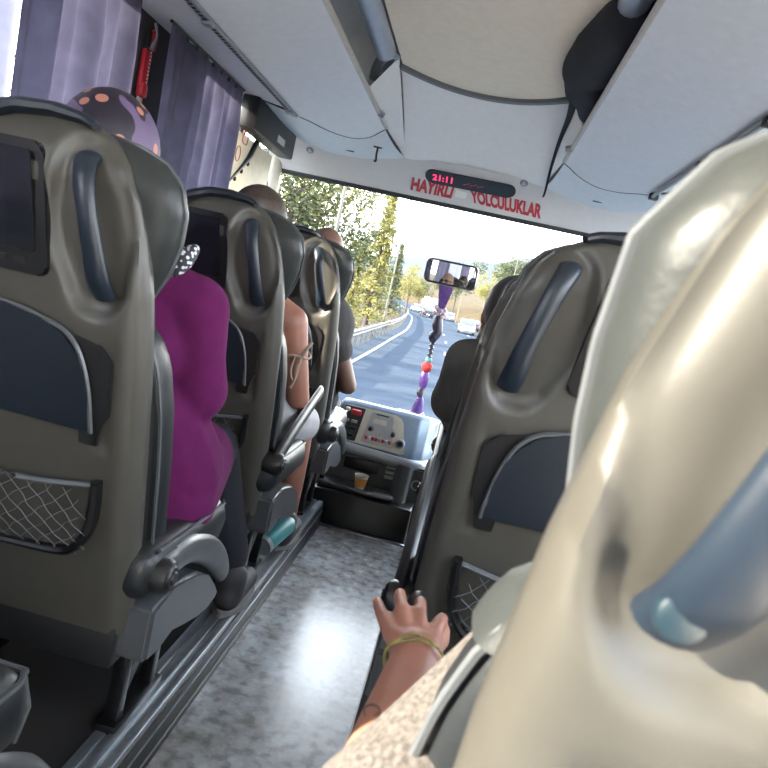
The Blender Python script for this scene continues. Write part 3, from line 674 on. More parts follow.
for k in range(16): mb.ell(K(1.075+rn.uniform(-.03, .025), rn.uniform(-.03, .03))+Vector((0, rn.uniform(-.02, .02), 0)), (.012, .012, .012), 8, 6)
tag(mb.build('white_bead_cluster', M['pinkbead'], t_), kind='stuff')
MB().tube([K(1.05), K(1.0, .004), K(.96, .012), K(.93, -.002), K(.90)], [.018, .030, .026, .030, .014], 12, .8, smooth=5).build('dark_bow', M['blackbead'], t_)
mb = MB()
for k in range(9): mb.ell(K(.895-.013*k, .004*(-1)**k), (.012, .012, .009), 8, 6)
tag(mb.build('dark_beads', M['blackbead'], t_), kind='stuff')
MB().ell(K(.80), (.019, .018, .018)).build('teal_bead', M['tealbead'], t_)
mb = MB(); mb.ell(K(.76), (.030, .030, .032), 24, 16)
for v in mb.bm.verts: v.co += (v.co-K(.76)).normalized()*rn.uniform(-.003, .003)
mb.build('red_pompom', M['redbead'], t_)
MB().tube([K(.73), K(.70), K(.66, .002), K(.635)], [.020, .026, .024, .012], 12, .8, smooth=4).build('upper_tassel', M['purple'], t_)
MB().tube([K(.64), K(.61, -.004), K(.585, .005)], [.014, .020, .012], 10, smooth=4).build('knot', M['blackbead'], t_)
MB().tube([K(.59), K(.56, .004), K(.50, .0)], [.014, .026, .036], 12, .7, smooth=4).build('lower_tassel', M['purple'], t_)
mb = MB()
for k in range(7): mb.ell(K(.495, -.03+.011*k)+Vector((0, rn.uniform(-.012, .012), 0)), (.010, .010, .012), 8, 6)
tag(mb.build('pale_tassel_beads', M['pinkbead'], t_), kind='stuff')

# ------------------------------------------------------------------ driver's console and dashboard
cx = Vector((-.10, 3.40, 0)); t_ = thing('dashboard_console', 'silver and pale blue dashboard console with radio and buttons at aisle end', 'dashboard', cx)
A = lambda x, y, z: Vector((x, y, z))-cx
def front(x, f, o=0):      # upper facia: f=0 bottom, 1 top; leans back, curves away at the right end
    return A(x, lerp(3.285, 3.365, f)-o*.93, lerp(.365, .548, f)+o*.36)
def hood(u, v):
    # u runs along the profile: facia bottom, facia top, over, to the back; v from left to right with a rounded right shoulder
    prof = [(3.30, .34), (3.30, .365), (3.345, .50), (3.365, .548), (3.39, .562), (3.46, .555), (3.70, .43), (3.74, .34)]
    k = u*(len(prof)-1); i = min(int(k), len(prof)-2); y, z = [lerp(prof[i][j], prof[i+1][j], k-i) for j in (0, 1)]
    xs = [-.345, -.33, .0, .06, .105, .135, .15, .155]; sy = [0, 0, 0, .012, .04, .085, .14, .22]; sz = [-.02, 0, 0, -.002, -.008, -.018, -.03, -.05]
    k = v*(len(xs)-1); j = min(int(k), len(xs)-2); f = k-j
    x = lerp(xs[j], xs[j+1], f); y += lerp(sy[j], sy[j+1], f)*(1 if y < 3.6 else .1); z += lerp(sz[j], sz[j+1], f)*(1 if z > .4 else 0)
    return A(x, y, z)
mb = MB(); mb.grid(hood, 29, 36); mb.build('hood', M['bluesilver'], t_, angle=60)
MB().prism([(-.322, .05), (-.322, .95), (-.06, .95), (-.035, .90), (-.02, .80), (.02, .06), (.0, .03)], lambda x, f, d: front(x, f, d), -.004, .006, .002).build('facia', M['creampanel'], t_)
g = MB().prism([(-.318, .08), (-.318, .92), (-.215, .92), (-.228, .08)], lambda x, f, d: front(x, f, d), .006, .010, .002).build('switch_bank', M['darkcover'], t_)
MB().box(front(-.255, .78, .014), (.05, .012, .026), .004).build('red_switch', M['red'], g); MB().box(front(-.30, .82, .014), (.025, .012, .02), .006).build('pale_switch', M['white'], g)
for f in (.55, .38, .2):
    for x in (-.295, -.255): MB().box(front(x, f, .012), (.03, .01, .015), .003).build('rocker_switch', M['navybtn'] if f == .55 else M['black'], g)
g = MB().prism([(-.20, .12), (-.18, .90), (-.075, .90), (-.045, .12)], lambda x, f, d: front(x, f, d), .006, .011, .003).build('radio', M['silver'], t_)
MB().prism([(-.165, .62), (-.163, .74), (-.10, .74), (-.097, .62)], lambda x, f, d: front(x, f, d), .011, .013, .001).build('radio_display', M['creampanel'], g)
MB().prism([(-.158, .84), (-.158, .87), (-.095, .87), (-.095, .84)], lambda x, f, d: front(x, f, d), .011, .013).build('disc_slot', M['black'], g)
for x, f in ((-.168, .48), (-.055, .46)): MB().lathe([(0, -.02), (.008, -.02), (.011, -.016), (.012, .004), (0, .004)], front(x, f, .012), 'y', 18).build('knob', M['darkcover'], g)
for k, m_ in enumerate(('redtxt', 'white', 'redtxt', 'redtxt', 'navybtn', 'redtxt', 'white', 'redtxt')):
    MB().box(front(-.178+.0165*k, .24-.0*k, .013), (.012, .008, .018), .002).build('push_button', M[m_], g)
c = front(-.012, .28, .008); g = MB().lathe([(.016, -.012), (.021, -.012), (.023, -.006), (.024, .01), (.014, .01), (.014, -.006), (.016, -.012)], c, 'y', 28).build('dial_ring', M['silver'], t_)
MB().lathe([(0, -.008), (.012, -.008), (.014, -.002), (.014, .006), (0, .006)], c, 'y', 20).build('dial', M['black'], g)
# silver shelf bar below the facia
MB().tube([A(-.345, 3.27, .352), A(-.15, 3.262, .345), A(.0, 3.262, .338), (A(.07, 3.285, .335)), A(.125, 3.34, .335), A(.16, 3.45, .335)], [.026, .028, .028, .028, .024], 14, .8, up=(0, 0, 1), smooth=6).build('shelf_bar', M['silver'], t_)
# lower unit with dark disc player, tray lip
MB().prism([(-.34, .17), (-.34, .33), (.02, .33), (.02, .17)], lambda x, z, d: A(x, 3.29-d, z), -.2, .0, .006).build('lower_unit', M['cover'], t_)
MB().box(A(-.17, 3.287, .275), (.17, .02, .055), .004).build('disc_player', M['black'], t_)
for z in (.30, .275, .25): MB().box(A(-.02, 3.285, z), (.06, .014, .016), .003).build('slot_button', M['navybtn'], t_)
MB().box(A(-.16, 3.22, .178), (.37, .12, .02), .006).build('tray_shelf', M['cover'], t_)
MB().tube([A(-.345, 3.165, .185), A(-.1, 3.165, .185), A(.02, 3.17, .185)], .012, 8, .7).build('tray_lip', M['silver'], t_)
MB().box(A(-.03, 3.16, .19), (.09, .03, .022), .008).build('tray_catch', M['alu'], t_)
MB().box(A(-.13, 3.26, -.08), (.50, .27, .49), .01).build('foot_box', M['black'], t_)
MB().tube([A(.03, 3.235, .0), A(.035, 3.245, .18), A(.04, 3.27, .33)], [.045, .045, .042], 14, 1.1, up=(1, 0, 0)).build('corner_column', M['cover'], t_)
MB().prism([(3.27, .0), (3.27, .33), (3.75, .33), (3.75, .0)], lambda y, z, d: A(d, y, z), .03, .15, .01).build('side_panel', M['cover'], t_)
MB().lathe([(.018, 0), (.024, -.004), (.026, 0), (.022, .006)], A(.11, 3.262, .25), 'y', 20).build('socket_ring', M['silver'], t_)
MB().prism([(3.22, .13), (3.22, .30), (3.33, .52), (3.38, .55), (3.40, .50), (3.30, .30), (3.30, .13)], lambda y, z, d: A(d, y, z), -.375, -.35, .006).build('end_panel', M['creampanel'], t_)
lv = Vector((-.335, 3.19, .11)); t_ = thing('brake_lever', 'pale lever standing left of the dashboard console', 'lever', lv)
MB().tube([(0, .03, .0), (0, .02, .10), (.002, 0, .17)], [.012, .012, .02], 12, smooth=5).build('lever_stem', M['black'], t_)
MB().tube([(.002, .0, .15), (.003, -.005, .20), (.004, -.004, .26), (.004, .004, .285)], [.020, .028, .027, .014], 14, .8, smooth=5).build('lever_grip', M['white'], t_)
# paper cup on the tray lip
cb = at(361, 477, Y=3.165); t_ = thing('paper_cup', 'orange and white paper cup on the console tray', 'cup', (cb.x, 3.19, .188))
MB().lathe([(0, .002), (.022, 0), (.032, .063), (.034, .066), (.030, .064), (.020, .006), (0, .006)], (0, 0, 0), 'z', 28).build('cup_body', M['paper'], t_)
MB().lathe([(.0246, .012), (.0318, .054)], (0, 0, 0), 'z', 28).build('orange_band', M['orange'], t_)
# dashboard top and the dark holder at the windscreen foot
struct(MB().box((-.78, 3.93, .33), (.80, .9, .06), .02), 'trim_14', M['black'])
struct(MB().box((.30, 4.08, .33), (1.5, .62, .05), .02), 'trim_15', M['black'])
ph = at(408, 411, Y=4.0); t_ = thing('phone_holder', 'black device holder on the dashboard below the purple charm', 'holder', (ph.x, 4.0, .355))
MB().box((0, 0, .07), (.13, .03, .10), .012).build('device', M['black'], t_); MB().box((0, .02, .01), (.05, .05, .03), .008).build('holder_foot', M['black'], t_)
MB().box((.09, .0, .05), (.10, .05, .07), .012).build('side_block', M['black'], t_)
# ------------------------------------------------------------------ people
V3 = Vector
def limb(*q):
    out = []
    for (p0, r0), (p1, r1) in zip(q[:-1], q[1:]): out.append(('c', p0, r0, p1, r1))
    return out
def hand(w, k, curl, side, scale=1):
    """relaxed hand from wrist w towards k: palm, five unequal bent fingers, thumb off the side"""
    w, k = V3(w), V3(k); d = (k-w).normalized(); up = V3((0, 0, 1)); lat = d.cross(up).normalized()*side; nrm = lat.cross(d)*side
    if nrm.z < 0: nrm = -nrm
    pc = w+d*.085*scale; out = [('c', w, .022*scale, w+d*.03, .024*scale)]
    for j in range(4):
        b = w+d*(.082-.004*abs(j-1.4))*scale+lat*(-.027+.018*j)*scale
        out.append(('c', w+d*.02+lat*(-.012+.008*j), .014*scale, b, .0105*scale))
        L = (.055, .075, .08, .07)[j]*scale
        m = b+d*L*.45*math.cos(curl*.4)-nrm*L*.45*math.sin(curl*.4); e = m+d*L*.35*math.cos(curl)-nrm*L*.35*math.sin(curl); f = e+d*L*.25*math.cos(curl*1.6)-nrm*L*.25*math.sin(curl*1.6)
        out += limb((b, .0095*scale), (m, .0085*scale), (e, .0078*scale), (f, .0068*scale))
    tb = w+d*.03*scale+lat*.02*scale; tm = tb+(d*.6+lat*.7).normalized()*.035*scale-nrm*.008; te = tm+(d*.9+lat*.25).normalized()*.03*scale-nrm*.012
    return out+limb((tb, .014*scale), (tm, .0105*scale), (te, .008*scale))
def head_parts(c, yaw=0, r=1.0):
    c = V3(c); rot = Matrix.Rotation(yaw, 3, 'Z'); T = lambda x, y, z: c+rot @ V3((x*r, y*r, z*r))
    o = [('e', T(0, -.012, .02), (.074*r, .094*r, .092*r), rot), ('e', T(0, .03, -.045), (.056*r, .060*r, .070*r), rot), ('e', T(0, .062, -.085), (.026*r, .022*r, .022*r), rot),
         ('c', T(0, .088, .012), .009*r, T(0, .104, -.028), .014*r), ('e', T(0, .084, -.058), (.024*r, .010*r, .007*r), rot), ('e', T(0, .085, -.071), (.020*r, .010*r, .007*r), rot)]
    for s in (-1, 1):
        o += [('e', T(s*.078, -.005, -.01), (.010*r, .020*r, .032*r), rot), ('e', T(s*.033, .078, .004), (.016*r, .012*r, .009*r), rot), ('c', T(s*.014, .084, .026), .007*r, T(s*.048, .072, .026), .007*r)]
    return o, T
def person(label, J, skin, vox=.007, loc=(0, 0, 0), hands=(), head_yaw=0, k=1, kf=1):
    """J: world joints. one continuous body mesh; clothes and hair are children made by the caller"""
    parts = []
    hp, ch, nk, hd = V3(J['hip']), V3(J['chest']), V3(J['neck']), V3(J['head'])
    parts += [('e', hp, (.15, .12, .11)), ('c', hp, .12, ch, .115), ('e', ch, (.16, .105, .15)), ('c', ch+V3((0, -.01, .08)), .085, nk, .052), ('c', nk, .052, hd+V3((0, 0, -.05)), .05)]
    for s in ('L', 'R'):
        sh, el, wr = J['sh'+s], J['el'+s], J['wr'+s]
        parts += [('c', ch+V3((0, 0, .09*k)), .07*k, sh, .055*k)]+limb((sh, .055*k), (V3(sh).lerp(V3(el), .5), .045*k), (el, .038*kf), (V3(el).lerp(V3(wr), .3), .038*kf), (wr, .025))
        kn, an = V3(J['kn'+s]), V3(J['an'+s]); h0 = hp+V3((-.09 if s == 'L' else .09, .0, -.02))
        parts += limb((h0, .095), (h0.lerp(kn, .5), .08), (kn, .055), (kn.lerp(an, .3), .053), (an, .036))
        parts += [('c', an+V3((0, -.02, -.03)), .032, an+V3((0, .13, -.045)), .026)]
    hpz, T = head_parts(hd, head_yaw); parts += hpz
    for h in hands: parts += h
    root = V3(J['hip']); root.z = PZ
    parts = [tuple((V3(a)-root) if isinstance(a, (tuple, Vector)) and i in ((1, 3) if q[0] == 'c' else (1,)) else a for i, a in enumerate(q)) for q in parts]
    o = blob(parts, vox, 5).build('person', skin, loc=root, angle=180)
    tag(o, label, 'person')
    o['root'] = 0; del o['root']
    return o, root
def cloth(parent, root, name, parts, material, vox=.008, sm=6):
    parts = [tuple((V3(a)-root) if isinstance(a, (tuple, Vector)) and i in ((1, 3) if q[0] == 'c' else (1,)) else a for i, a in enumerate(q)) for q in parts]
    return blob(parts, vox, sm).build(name, material, parent, angle=180)
def mid(a, b, f): return V3(a).lerp(V3(b), f)
def shirt(J, g=.014, sleeve=.6, hips=True, sides='LR', flare=.0):
    hp, ch, nk = V3(J['hip']), V3(J['chest']), V3(J['neck'])
    p = [('e', hp+V3((0, 0, .02)), (.15+g, .12+g, .10+g)), ('c', hp+V3((0, 0, .05)), .12+g, ch, .115+g), ('e', ch, (.16+g, .105+g, .15+g*.6)), ('c', ch+V3((0, -.01, .08)), .085+g, mid(ch, nk, .72), .055+g*.6)]
    for s in sides:
        sh, el, wr = J['sh'+s], J['el'+s], J['wr'+s]
        p += [('c', ch+V3((0, 0, .09)), .07+g, sh, .055+g)]
        if sleeve <= 1: p += limb((sh, .055+g), (mid(sh, el, sleeve*.6), .05+g), (mid(sh, el, sleeve), .046+g+flare))
        else: p += limb((sh, .055+g), (mid(sh, el, .5), .048+g), (el, .040+g), (mid(el, wr, sleeve-1), .036+g+flare))
    return p
def trousers(J, g=.014, f=1.0):
    hp = V3(J['hip']); p = [('e', hp, (.15+g, .12+g, .11+g))]
    for s in ('L', 'R'):
        kn, an = V3(J['kn'+s]), V3(J['an'+s]); h0 = hp+V3((-.09 if s == 'L' else .09, 0, -.02))
        p += limb((h0, .095+g), (mid(h0, kn, .5), .08+g), (mid(h0, kn, min(1, f)), .058+g))
        if f > 1: p += limb((kn, .057+g), (mid(kn, an, f-1), .045+g))
    return p
def shoes(o, root, J, m1, names='shoe'):
    for s in ('L', 'R'):
        an = V3(J['an'+s])-root
        c = blob([('c', an+V3((0, -.03, -.035)), .043, an+V3((0, .15, -.05)), .036), ('c', an+V3((0, -.02, .02)), .046, an+V3((0, -.02, -.03)), .044)], .007, 5).build(names, m1, o, angle=180)
        MB().prism([(an.x+.046*math.cos(2*PI*k/20), an.y+.055+.135*math.sin(2*PI*k/20)) for k in range(20)], lambda x, y, d: V3((x, y, an.z-.085+d)), 0, .018, .004).build('shoe_sole', M['sole'], c)

# 1: woman in magenta on the nearest left seat
J1 = dict(hip=(-.50, 1.44, .63), chest=(-.53, 1.37, .92), neck=(-.555, 1.37, 1.08), head=(-.585, 1.35, 1.245), shL=(-.70, 1.38, .99), shR=(-.372, 1.38, .992), elL=(-.75, 1.47, .78), elR=(-.366, 1.45, .80), wrL=(-.65, 1.70, .72), wrR=(-.47, 1.66, .70), knL=(-.66, 1.88, .58), knR=(-.44, 1.88, .58), anL=(-.64, 1.84, .20), anR=(-.315, 1.90, .20))
o, r0 = person('person in magenta long tunic and polka dot headscarf seated on left', J1, M['skin'], hands=[hand(J1['wrL'], (-.5, 1.78, .70), .5, 1), hand(J1['wrR'], (-.5, 1.72, .69), .5, -1)])
cloth(o, r0, 'magenta_tunic', shirt(J1, .016, .92, flare=.012)+[('c', (-.47, 1.42, .72), .150, (-.435, 1.46, .62), .160), ('c', (-.39, 1.44, .56), .12, (-.42, 1.66, .60), .105), ('c', (-.60, 1.46, .62), .11, (-.64, 1.70, .62), .09)], M['magenta'])
hd = V3(J1['head'])
cloth(o, r0, 'dotted_headscarf', [('e', hd+V3((0, -.016, .024)), (.092, .112, .108)), ('c', hd+V3((0, -.06, -.04)), .07, hd+V3((.01, -.03, -.13)), .07), ('c', hd+V3((0, .0, -.08)), .075, hd+V3((.01, .0, -.14)), .07)], M['scarf'], .007)
cloth(o, r0, 'speckled_collar', [('c', (-.54, 1.37, 1.05), .085, (-.475, 1.37, 1.035), .062), ('c', (-.475, 1.37, 1.035), .06, (-.425, 1.36, 1.03), .03), ('c', at(174, 271, Y=1.335), .017, at(184, 259, Y=1.34), .022), ('c', at(184, 259, Y=1.34), .022, at(194, 250, Y=1.36), .014)], M['check'], .006)
cloth(o, r0, 'trousers', trousers(J1, .012, 1.8), M['jeans']); shoes(o, r0, J1, M['shoe'])
# 2: bare-armed woman on the second left seat
S2 = at(291, 322, Y=2.17); E2 = at(298, 398, Y=2.22)
J2 = dict(hip=(-.50, 2.24, .64), chest=(S2.x-.155, 2.16, .92), neck=(-.52, 2.16, 1.08), head=(-.525, 2.14, 1.215), shL=(-.69, 2.17, .99), shR=tuple(S2), elL=(-.72, 2.27, .78), elR=tuple(E2), wrL=(-.60, 2.48, .70), wrR=(-.40, 2.42, .72), knL=(-.60, 2.66, .58), knR=(-.345, 2.50, .575), anL=(-.58, 2.62, .20), anR=(-.31, 2.46, .20))
o, r0 = person('person with tanned bare arm and thin beige strap top on second left seat', J2, M['tanskin'], hands=[hand(J2['wrL'], (-.5, 2.56, .69), .5, 1), hand(J2['wrR'], (-.45, 2.5, .70), .5, -1)])
cloth(o, r0, 'beige_top', [('e', V3(J2['hip'])+V3((0, 0, .03)), (.162, .132, .11)), ('c', V3(J2['hip']), .132, V3(J2['chest'])+V3((0, 0, -.06)), .125)], M['straps'])
a, b2 = S2-r0, E2-r0; d = (b2-a).normalized(); s1 = d.orthogonal().normalized(); s2 = d.cross(s1); mb = MB()
c = a.lerp(b2, .42); mb.tube([c+(s1*math.cos(q)+s2*math.sin(q))*.051+d*.012*math.sin(q*2) for q in [2*PI*k/30 for k in range(31)]], .0045, 6)
c2 = c+V3((.034, -.030, .0))
mb.tube([c2+V3((0, -.01, 0)), c2+V3((.012, -.012, .03)), c2+V3((.024, -.004, .055))], .006, 6, .5, smooth=5)
mb.build('arm_strap', M['straps'], o)
mb = MB(); mb.tube([c2+V3((-.02, -.016, 0)), c2+V3((-.022, -.020, -.05)), c2+V3((-.005, -.022, -.075)), c2+V3((-.004, -.02, -.02))], .0038, 6, .6, smooth=6).tube([c2+V3((0, -.016, 0)), c2+V3((-.002, -.02, -.06)), c2+V3((-.012, -.022, -.10))], .0045, 6, .6, smooth=6)
mb.build('strap_bow', M['straps'], o)
hd = V3(J2['head']); cloth(o, r0, 'brown_hair', [('e', hd+V3((0, -.022, .026)), (.090, .104, .104)), ('c', hd+V3((0, -.06, -.02)), .075, hd+V3((0, -.06, -.14)), .06), ('e', hd+V3((.0, -.085, .06)), (.05, .045, .045))], M['hair'], .007)
cloth(o, r0, 'white_shorts', trousers(J2, .02, .98), M['whitecloth'])
shoes(o, r0, J2, M['shoe'])
# 3: front left person in dark T-shirt
S3 = at(333, 330, Y=2.92); E3 = at(348, 386, Y=2.98)
J3 = dict(hip=(-.50, 3.02, .62), chest=(-.46, 2.93, .92), neck=(-.47, 2.93, 1.07), head=(-.47, 2.90, 1.205), shL=(-.66, 2.93, .99), shR=tuple(S3), elL=(-.70, 3.03, .76), elR=tuple(E3), wrL=(-.62, 3.26, .72), wrR=(-.42, 3.20, .66), knL=(-.62, 3.26, .50), knR=(-.44, 3.16, .46), anL=(-.60, 3.24, .20), anR=(-.44, 3.08, .20))
o, r0 = person('bald person in dark T-shirt and sunglasses on the front left seat', J3, M['darkskin'], hands=[hand(J3['wrL'], (-.55, 3.34, .70), .6, 1), hand(J3['wrR'], (-.46, 3.28, .64), .6, -1)])
cloth(o, r0, 'dark_tee', shirt(J3, .014, .34, flare=.006), M['tee'])
cloth(o, r0, 'trousers', trousers(J3, .012, 1.8), M['jeans']); shoes(o, r0, J3, M['shoe'])
hd = V3(J3['head'])-r0; mb = MB()
for s in (-1, 1): mb.ell(hd+V3((s*.034, .094, .008)), (.027, .008, .019), 16, 8)
mb.tube([hd+V3((-.078, .0, .012)), hd+V3((-.07, .075, .014)), hd+V3((0, .104, .014)), hd+V3((.07, .075, .014)), hd+V3((.078, .0, .012))], .004, 6, smooth=6)
mb.build('sunglasses', M['black'], o)
# 4: person ahead on the right in charcoal shirt
S4 = at(468, 362, Y=2.14); H4 = at(514, 292, Y=2.10)
J4 = dict(hip=(.37, 2.22, .62), chest=(S4.x+.15, 2.14, S4.z-.07), neck=(.31, 2.13, 1.04), head=(H4.x+.01, 2.11, H4.z-.075), shL=tuple(S4), shR=(.47, 2.14, .96), elL=tuple(at(450, 408, Y=2.24)), elR=(.56, 2.25, .74), wrL=(.20, 2.43, .70), wrR=(.45, 2.45, .68), knL=(.27, 2.62, .56), knR=(.46, 2.64, .56), anL=(.26, 2.60, .20), anR=(.46, 2.60, .20))
o, r0 = person('person in charcoal shirt seated ahead on the right, dark hair above the seats', J4, M['darkskin'], hands=[hand(J4['wrL'], (.24, 2.52, .69), .5, 1), hand(J4['wrR'], (.42, 2.53, .67), .5, -1)])
cloth(o, r0, 'charcoal_shirt', shirt(J4, .018, .85, flare=.008), M['tee2'])
cloth(o, r0, 'trousers', trousers(J4, .016, 1.8), M['jeans']); shoes(o, r0, J4, M['shoe'])
hd = V3(J4['head']); cloth(o, r0, 'dark_hair', [('e', hd+V3((0, -.02, .026)), (.086, .104, .100)), ('e', hd+V3((0, -.05, -.02)), (.075, .06, .06))], M['blackhair'], .007)
# 5: passenger of the sunlit seat, left hand on the armrest
WR = at(418, 656, Z=.775); EL = at(364, 824, Z=.745); ES = at(398, 818, Z=.80); SH = at(562, 640, Y=.50)
J5 = dict(hip=(.45, .62, .60), chest=(.45, .55, .82), neck=(.45, .55, .97), head=(.45, .56, 1.10), shL=tuple(SH), shR=(.60, .54, .92), elL=tuple(EL), elR=(.64, .60, .74), wrL=tuple(WR), wrR=(.52, .84, .70), knL=(.36, 1.02, .58), knR=(.53, 1.0, .58), anL=(.36, .98, .20), anR=(.53, .98, .20))
Tz = lambda u, v, z: at(u, v, Z=z)
hp5 = []
kn = {'pinky': (391, 634), 'ring': (405, 632), 'middle': (419, 634), 'index': (432, 638)}
for n_, u in kn.items():
    kz = Tz(*u, .771); hp5 += [('c', WR.lerp(kz, .12), .0165, kz, .0098)]
hp5 += [('c', Tz(412, 649, .762), .020, Tz(415, 642, .762), .017), ('c', Tz(403, 649, .760), .016, Tz(426, 649, .760), .018)]
hp5 += limb((Tz(391, 634, .771), .0094), (Tz(383, 617, .773), .0076), (Tz(379, 606, .767), .0070), (Tz(377, 601, .754), .0062))
hp5 += limb((Tz(405, 632, .773), .0096), (Tz(402, 610, .784), .0081), (Tz(400, 598, .776), .0076), (Tz(400, 593, .755), .0068))
hp5 += limb((Tz(419, 634, .773), .0096), (Tz(419.5, 613, .782), .0081), (Tz(420, 603, .770), .0076), (Tz(420, 601, .748), .0068))
hp5 += limb((Tz(432, 638, .770), .0096), (Tz(438, 624, .773), .0083), (Tz(442, 619, .759), .0077), (Tz(442, 619, .738), .0070))
hp5 += limb((Tz(428, 648, .756), .015), (Tz(440, 640, .746), .0112), (Tz(443, 631, .733), .0090))
o, r0 = person('person in pale heathered top, left hand gripping the armrest of sunlit seat', J5, M['tanskin'], vox=.0034, k=.8, kf=.88, hands=[hp5, hand(J5['wrR'], (.48, .92, .69), .6, -1)])
cloth(o, r0, 'heather_top', [('e', V3(J5['hip'])+V3((0, 0, .02)), (.164, .134, .115)), ('c', V3(J5['hip']), .134, V3(J5['chest']), .128), ('e', V3(J5['chest']), (.17, .118, .155)), ('c', V3(J5['chest'])+V3((0, -.01, .08)), .095, mid(J5['chest'], J5['neck'], .7), .06), ('c', V3(J5['chest'])+V3((0, 0, .07)), .075, SH, .048), ('c', V3(J5['chest'])+V3((0, 0, .09)), .085, V3(J5['shR']), .066)]+limb((V3(J5['shR']), .066), (mid(J5['shR'], J5['elR'], .7), .058))+limb((SH, .048), (mid(SH, ES, .55), .050), (ES, .052), (mid(ES, EL, .9), .049)), M['heather'], .006)
cloth(o, r0, 'trousers', trousers(J5, .014, 1.8), M['jeans']); shoes(o, r0, J5, M['shoe'])
hd = V3(J5['head']); cloth(o, r0, 'dark_hair', [('e', hd+V3((0, -.02, .022)), (.084, .10, .096)), ('c', hd+V3((0, -.05, -.02)), .07, hd+V3((0, -.05, -.12)), .055)], M['hair'], .007)
wa, wb = WR-r0, EL-r0; d = (wb-wa).normalized(); s1 = V3((0, 0, 1)).cross(d).normalized(); s2 = d.cross(s1); c = wa+d*.012
MB().tube([c+(s1*math.cos(q)*.031+s2*math.sin(q)*.0285)+d*.003*math.sin(q*3) for q in [2*PI*k/40 for k in range(41)]], .0013, 8).tube([c+d*.004+(s1*math.cos(q)*.031+s2*math.sin(q)*.0285)+d*.003*math.cos(q*3) for q in [2*PI*k/40 for k in range(41)]], .0011, 6).build('woven_bracelet', M['yellowcord'], o)
p5 = bpy.data.objects['person.004'] if 'person.004' in bpy.data.objects else o
def on_skin(px):
    out = []; bpy.context.view_layer.update()
    for u, v in px:
        d = (at(u, v, Y=1)-CAM).normalized(); ok, q, n_, _ = p5.ray_cast(CAM-r0, d)
        if ok: out.append(q+n_*.0002)
    return out
pts = on_skin([(372+8*math.cos(a), 712+7*math.sin(a)) for a in [PI*(.8+.12*k) for k in range(13)]])
if len(pts) > 3: MB().tube(pts, [.0005, .0013, .0013, .0005], 6).build('crescent_tattoo', M['ink'], p5)
pts = on_skin([(374, 716), (378, 714), (382, 717)])
if len(pts) > 2: MB().tube(pts, [.0008, .0014, .0008], 6).build('crescent_tattoo', M['ink'], p5)
# ------------------------------------------------------------------ loose things on the left
b = at(279, 532, X=-.30); t_ = thing('water_bottle', 'teal bottle with pale ring lying by second left seat', 'bottle', b)
q = V3((.03, .12, .03)).normalized()
MB().tube([-q*.09, -q*.085, q*.05, q*.07, q*.085], [.02, .032, .032, .026, .016], 18).build('bottle_body', M['teal'], t_)
MB().tube([q*-.108, q*-.088], [.034, .034], 18).build('base_ring', M['silver'], t_)
# ------------------------------------------------------------------ outside: road, verge, rail, trees, lamps, vehicles, hills
RZ = -1.4
YS = [-60, 0, 20, 40, 60, 95, 115, 150, 200, 300, 420]; XS = [-3.4, -3.4, -3.6, -4.3, -5.2, -8.0, -10.6, -17.5, -33, -80, -150]
ZS = [RZ]*7+[-1.0, .2, 4, 9]
pc = catmull([(x, y, z) for x, y, z in zip(XS, YS, ZS)], 8)
def edge(y, k='x'): return interp(y, [p.y for p in pc], [p.x if k == 'x' else p.z for p in pc])
yy = [-60+k*3 for k in range(160)]
mb = MB(); mb.grid(lambda u, v: (lambda y: (edge(y)+lerp(-1.2, 10.5, u), y, edge(y, 'z')))(lerp(-60, 400, v)), 8, 160); struct(mb, 'ground_road', M['road'])
mb = MB()
for off, dash in ((.25, 0), (9.2, 0), (3.4, 1), (6.4, 1)):
    k = 0
    while k < 100:
        y0, y1 = k*3., k*3.+(3 if not dash else 3)
        if not dash or k % 4 == 0:
            mb.faces([(edge(y0)+off, y0, edge(y0, 'z')+.012), (edge(y0)+off+.14, y0, edge(y0, 'z')+.012), (edge(y1)+off+.14, y1, edge(y1, 'z')+.012), (edge(y1)+off, y1, edge(y1, 'z')+.012)], [(0, 1, 2, 3)])
        k += 1
struct(mb, 'ground_road_marking', M['line'], smooth=False)
rn = random.Random(11)
def left_z(d, y): return edge(y, 'z')+.05+.24*min(d, 9)+.05*max(0, d-9)+.12*math.sin(y*.13+d*.4)
mb = MB(); mb.grid(lambda u, v: (lambda y, d: (edge(y)-1.0-d, y, left_z(d, y)-.1))(lerp(-40, 380, v), 70*u**2), 24, 110); struct(mb, 'ground_left_bank', M['grass'])
def right_z(d, y): return edge(y, 'z')+.02+.32*min(d, 11)*min(1, max(.1, (y-20)/60))+.03*max(0, d-11)
mb = MB(); mb.grid(lambda u, v: (lambda y, d: (edge(y)+10.3+d, y, right_z(d, y)-.1))(lerp(-40, 380, v), 120*u**2), 24, 110); struct(mb, 'ground_right_bank', M['grass'])
mb = MB()
def hill(u, v):
    y = lerp(380, 1500, v); x = lerp(-1400, 1400, u)
    return (x, y, -2+(62+26*math.sin(x*.006+1)+14*math.sin(x*.017))*sstep((y-420)/700)+8*math.sin(x*.03+y*.01))
mb.grid(hill, 70, 30); struct(mb, 'ground_hills', M['hill'])
struct(MB().box((0, 200, -2.2), (4000, 3000, .4)), 'ground', M['grass'])
